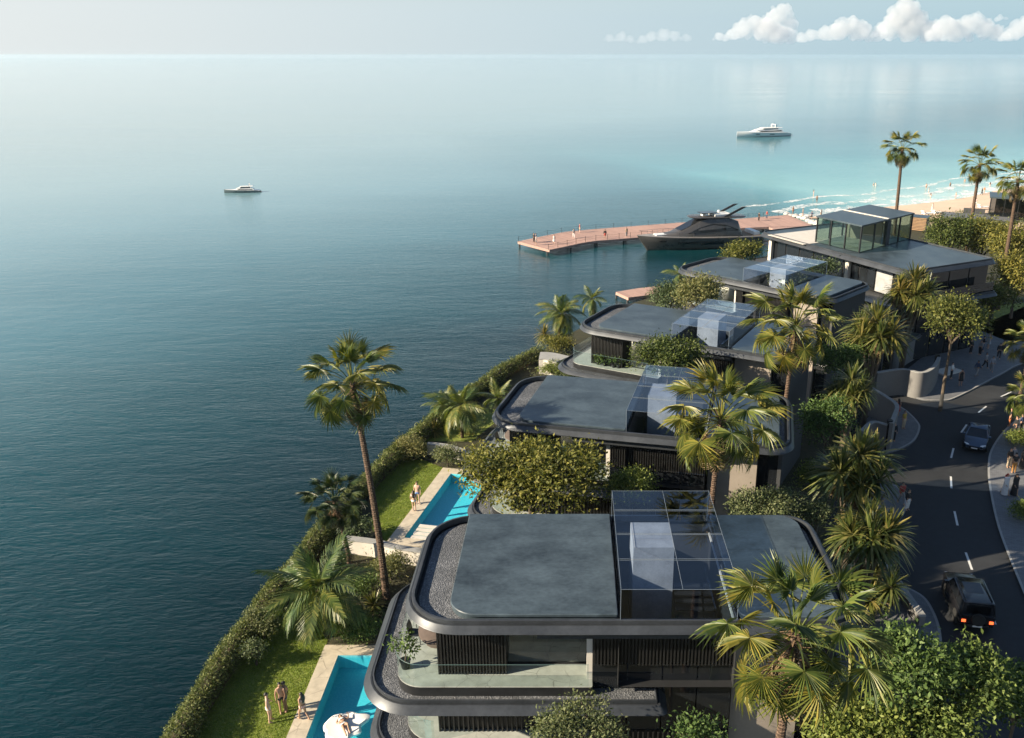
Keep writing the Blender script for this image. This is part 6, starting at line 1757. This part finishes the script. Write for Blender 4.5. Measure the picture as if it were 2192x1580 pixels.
# street people
ST = 'people on the street pavements'
for k, (u, v, f, ps, wear, hr, sk, lb, bag) in enumerate((
      (2077,757,-70,'stand',[('shirt',BK),('trousers',BK)],('short','black'),1,'person in black standing alone beneath the round bright tree',None),
      (2097,760,200,'stand',[('shirt',GY),('trousers',BK)],('short','black'),1,'person in a grey shirt talking beneath the round bright tree',None),
      (2103,752,-20,'phone',[('shirt',BK),('trousers',NV)],('short','black'),1,'person in dark clothes close behind the grey-shirted talker',None),
      (2115,746,180,'stand',[('dress',(.35,.38,.4))],('long','brown'),0,'woman in a pale grey dress at the back of the paved corner',None),
      (2108,788,-60,'walk',[('shirt',GY),('trousers',BK)],('short','brown'),1,'person in a grey jacket walking on the paved corner',None),
      (2122,796,-120,'walk',[('shirt',(.3,.33,.38)),('trousers',GY)],('short','black'),1,'person with a dark backpack near the kerb of the paved corner',BK),
      (2035,811,-40,'arms',[('shirt',WH),('trousers',BK)],('short','brown'),0,'person in a white shirt and black trousers by the curved gate wall',None),
      (2055,826,-90,'stand',[('dress',BK)],('short','black'),1,'woman in a short black dress near the kerb below the gate wall',None),
      (1920,891,100,'stand',[('dress',RD)],('long','black'),1,'woman in a dark red dress at the rounded gate wall',None),
      (1933,918,-60,'stand',[('tee',(.4,.27,.05)),('trousers',BG)],('short','black'),1,'person in a mustard shirt on the small rounded pavement',None),
      (1911,945,-90,'stand',[('shirt',BK),('trousers',BK)],('short','black'),1,'person in black in front of the narrow doorway',None),
      (1928,1079,-80,'walk',[('shirt',RD),('trousers',GY)],('short','black'),1,'person in a dark red shirt on the narrow pavement by the strap-leaved tree',None),
      (1941,1092,-60,'stand',[('shirt',BK),('trousers',WH)],('short','black'),1,'person in a black top and pale trousers at the kerb',None),
      (2062,742,-40,'stand',[('shirt',BK),('trousers',GY)],('short','black'),1,'person in a black jacket and grey trousers under the shade of the round tree',None),
      (2068,745,150,'arms',[('shirt',NV),('trousers',BK)],('short','brown'),1,'person with folded arms in navy facing the black jacket under the round tree',None),
      (2137,768,-110,'walk',[('shirt',BK),('trousers',BK)],('short','black'),1,'person in black walking near the grass edge of the paved corner',None),
      (2146,760,-100,'walk',[('dress',BK)],('long','black'),1,'woman in a black dress walking near the grass edge of the paved corner',None),
      (2090,806,20,'walk',[('shirt',NV),('trousers',GY)],('short','black'),2,'person in navy crossing the middle of the paved corner towards the kerb',None),
      (2160,913,150,'stand',[('tee',BK),('trousers',OR)],('short','brown'),1,'person in a black top and orange trousers at the far kerb',None),
      (2171,931,180,'stand',[('shirt',BK),('trousers',BK)],('short','black'),1,'person in black beside the round clipped bush',None),
      (2184,925,120,'arms',[('shirt',NV),('trousers',BK)],('short','black'),1,'person in navy under the low fan palm across the street',None),
      (2158,1001,-80,'stand',[('shirt',BK),('trousers',BG)],('short','black'),1,'person in a black coat and tan trousers on the wide pavement',None),
      (2165,998,-90,'stand',[('shirt',GY),('trousers',BG)],('short','brown'),0,'person in grey just behind the black coat on the wide pavement',None),
      (2169,1013,90,'stand',[('tee',BK),('trousers',(.4,.2,.06))],('short','black'),1,'person in a black shirt and rust trousers facing away on the wide pavement',None),
      (2187,1003,-90,'walk',[('robe',BK)],('veil','black_veil'),1,'woman in a black robe walking alone at the picture edge',None),
      (2150,1059,-70,'walk',[('robe',(.6,.6,.6))],('veil','red'),1,'man in a white robe and red headcloth on the wide pavement',None),
      (2170,1060,-80,'walk',[('robe',BK)],('veil','black_veil'),1,'woman in a black robe beside the man in the white robe',None))):
    person(u, v, .13, f, ps, lb, wear, hr, sk, 1.72 + .02*(k % 4), ST, bag)

# ------------------------------------------------------------------ clouds beyond the sea
cm = Nt('cloud_vapour'); _v = cm.n('VolumePrincipled'); _v.inputs['Color'].default_value = (.97,.98,1,1); _v.inputs['Density'].default_value = 0.0042; _v.inputs['Anisotropy'].default_value = 0.05
cm.l(_v.outputs[0], cm.out.inputs['Volume']); M['cloud'] = cm.m
tm = Nt('thin_cloud_vapour'); _v = tm.n('VolumePrincipled'); _v.inputs['Color'].default_value = (.98,.98,1,1); _v.inputs['Density'].default_value = 0.0013; tm.l(_v.outputs[0], tm.out.inputs['Volume']); M['cloud_thin'] = tm.m
ICO = {}
def ico(sub):
    if sub not in ICO:
        bm = bmesh.new(); bmesh.ops.create_icosphere(bm, subdivisions=sub, radius=1)
        bm.verts.ensure_lookup_table()
        ICO[sub] = (np.array([v.co[:] for v in bm.verts]), np.array([[v.index for v in f.verts] for f in bm.faces])); bm.free()
    return ICO[sub]
CTEX = []
for nm, sz in (('cloud_billow', 190.0), ('cloud_curd', 75.0)):
    tx = bpy.data.textures.new(nm, 'CLOUDS'); tx.noise_scale = sz; tx.noise_depth = 3; CTEX.append(tx)
def cloud(puffs, seed, dist, thin=False):
    """heaped puffs fused into one skin and curdled; puffs: (u, v, radius in survey px)"""
    rng = np.random.default_rng(seed); V = []; Fs = []; off = 0
    o0 = np.array(at_y(puffs[0][0], puffs[0][1], dist))
    base = min(np.array(at_y(u, v + r*.75, dist))[2] for u, v, r in puffs)
    for (u, v, r) in puffs:
        c = np.array(at_y(u, v, dist)); zc = c[1]*CP-(c[2]-CAM_H)*SP; rm = r*zc/F_PX
        cs = [(c, rm*.86)]
        for lo, hi, a, b_, n in ((.55,.85,.28,.45,14), (.8,1.02,.14,.24,26)):
            for k in range(n):
                d = unit(rng.normal(0,1,3)); d[2] = abs(d[2])*.95 - .2; d = unit(d); d[1] *= .8
                cs.append((c + d*rm*rng.uniform(lo,hi), rm*rng.uniform(a,b_)))
        for k in range(5): cs.append((c + np.array([rng.uniform(-1.5,1.5)*rm, rng.uniform(-.5,.5)*rm, -rm*rng.uniform(.35,.6)]), rm*rng.uniform(.25,.4)))
        for cc, rr in cs:
            vv, ff = ico(2); p = vv*rr + cc - o0; p[:,2] = np.maximum(p[:,2], base - o0[2] + .06*p[:,2])
            V.append(p); Fs.append(ff+off); off += len(vv)
    me = np_mesh('tmp', np.concatenate(V), np.concatenate(Fs))
    t = bpy.data.objects.new('tmp', me); COL.objects.link(t)
    m = t.modifiers.new('r', 'REMESH'); m.mode = 'VOXEL'; m.voxel_size = 19.0
    for tx, st in zip(CTEX, (62, 30)):
        d = t.modifiers.new('d', 'DISPLACE'); d.texture = tx; d.texture_coords = 'LOCAL'; d.strength = st; d.mid_level = .5
    out = bpy.data.meshes.new_from_object(t.evaluated_get(bpy.context.evaluated_depsgraph_get()))
    bpy.data.objects.remove(t); out.name = 'cloud'; out.materials.clear()
    for p in out.polygons: p.use_smooth = True
    o = link('cloud', out, M['cloud_thin' if thin else 'cloud'], None, loc=tuple(o0)); set_props(o, kind='stuff'); return o
cloud([(1590,64,20.74),(1612,50,18.3),(1632,64,26.84),(1568,74,13.42),(1660,74,24.4),(1540,78,9.76),(1690,76,17.08)], 1, 14500)
cloud([(1662,36,21.96),(1678,22,15.86),(1650,56,19.52),(1688,52,17.08),(1672,68,19.52)], 2, 15200)
cloud([(1738,76,14.64),(1765,72,17.08),(1798,66,24.4),(1825,56,20.74),(1845,68,21.96),(1880,74,18.3),(1715,80,10.98)], 3, 15000)
cloud([(1918,44,26.84),(1940,24,26.84),(1962,44,24.4),(1900,66,21.96),(1985,66,24.4),(1945,66,29.28),(2005,76,14.64)], 4, 15800)
cloud([(2022,60,26.84),(2045,70,24.4),(2072,56,21.96),(2090,46,18.3),(2110,64,21.96),(2132,70,19.52),(2005,76,15.86),(2150,78,12.2)], 5, 14800)
cloud([(2178,66,21.96),(2200,58,24.4),(2160,78,12.2)], 6, 14600)
cloud([(2142,38,7),(2152,40,6),(2134,41,4)], 7, 14600)
cloud([(1395,79,12),(1420,76,14),(1445,78,12),(1470,82,10),(1375,84,9),(1305,82,9),(1330,80,11),(1350,84,8)], 8, 17000, thin=True)

# ------------------------------------------------------------------ sea haze
hz = MB().box(-8990, 8990, -290, 9990, -4.6, 34.0)
hm = bpy.data.materials.new('sea_haze'); hm.use_nodes = True; hm.node_tree.nodes.clear()
_o = hm.node_tree.nodes.new('ShaderNodeOutputMaterial'); _v = hm.node_tree.nodes.new('ShaderNodeVolumePrincipled')
_v.inputs['Color'].default_value = (0.72,0.88,1.0,1); _v.inputs['Density'].default_value = 0.00006; _v.inputs['Anisotropy'].default_value = 0.3
hm.node_tree.links.new(_v.outputs[0], _o.inputs['Volume'])
ho = hz.build('haze', hm); set_props(ho, kind='stuff')
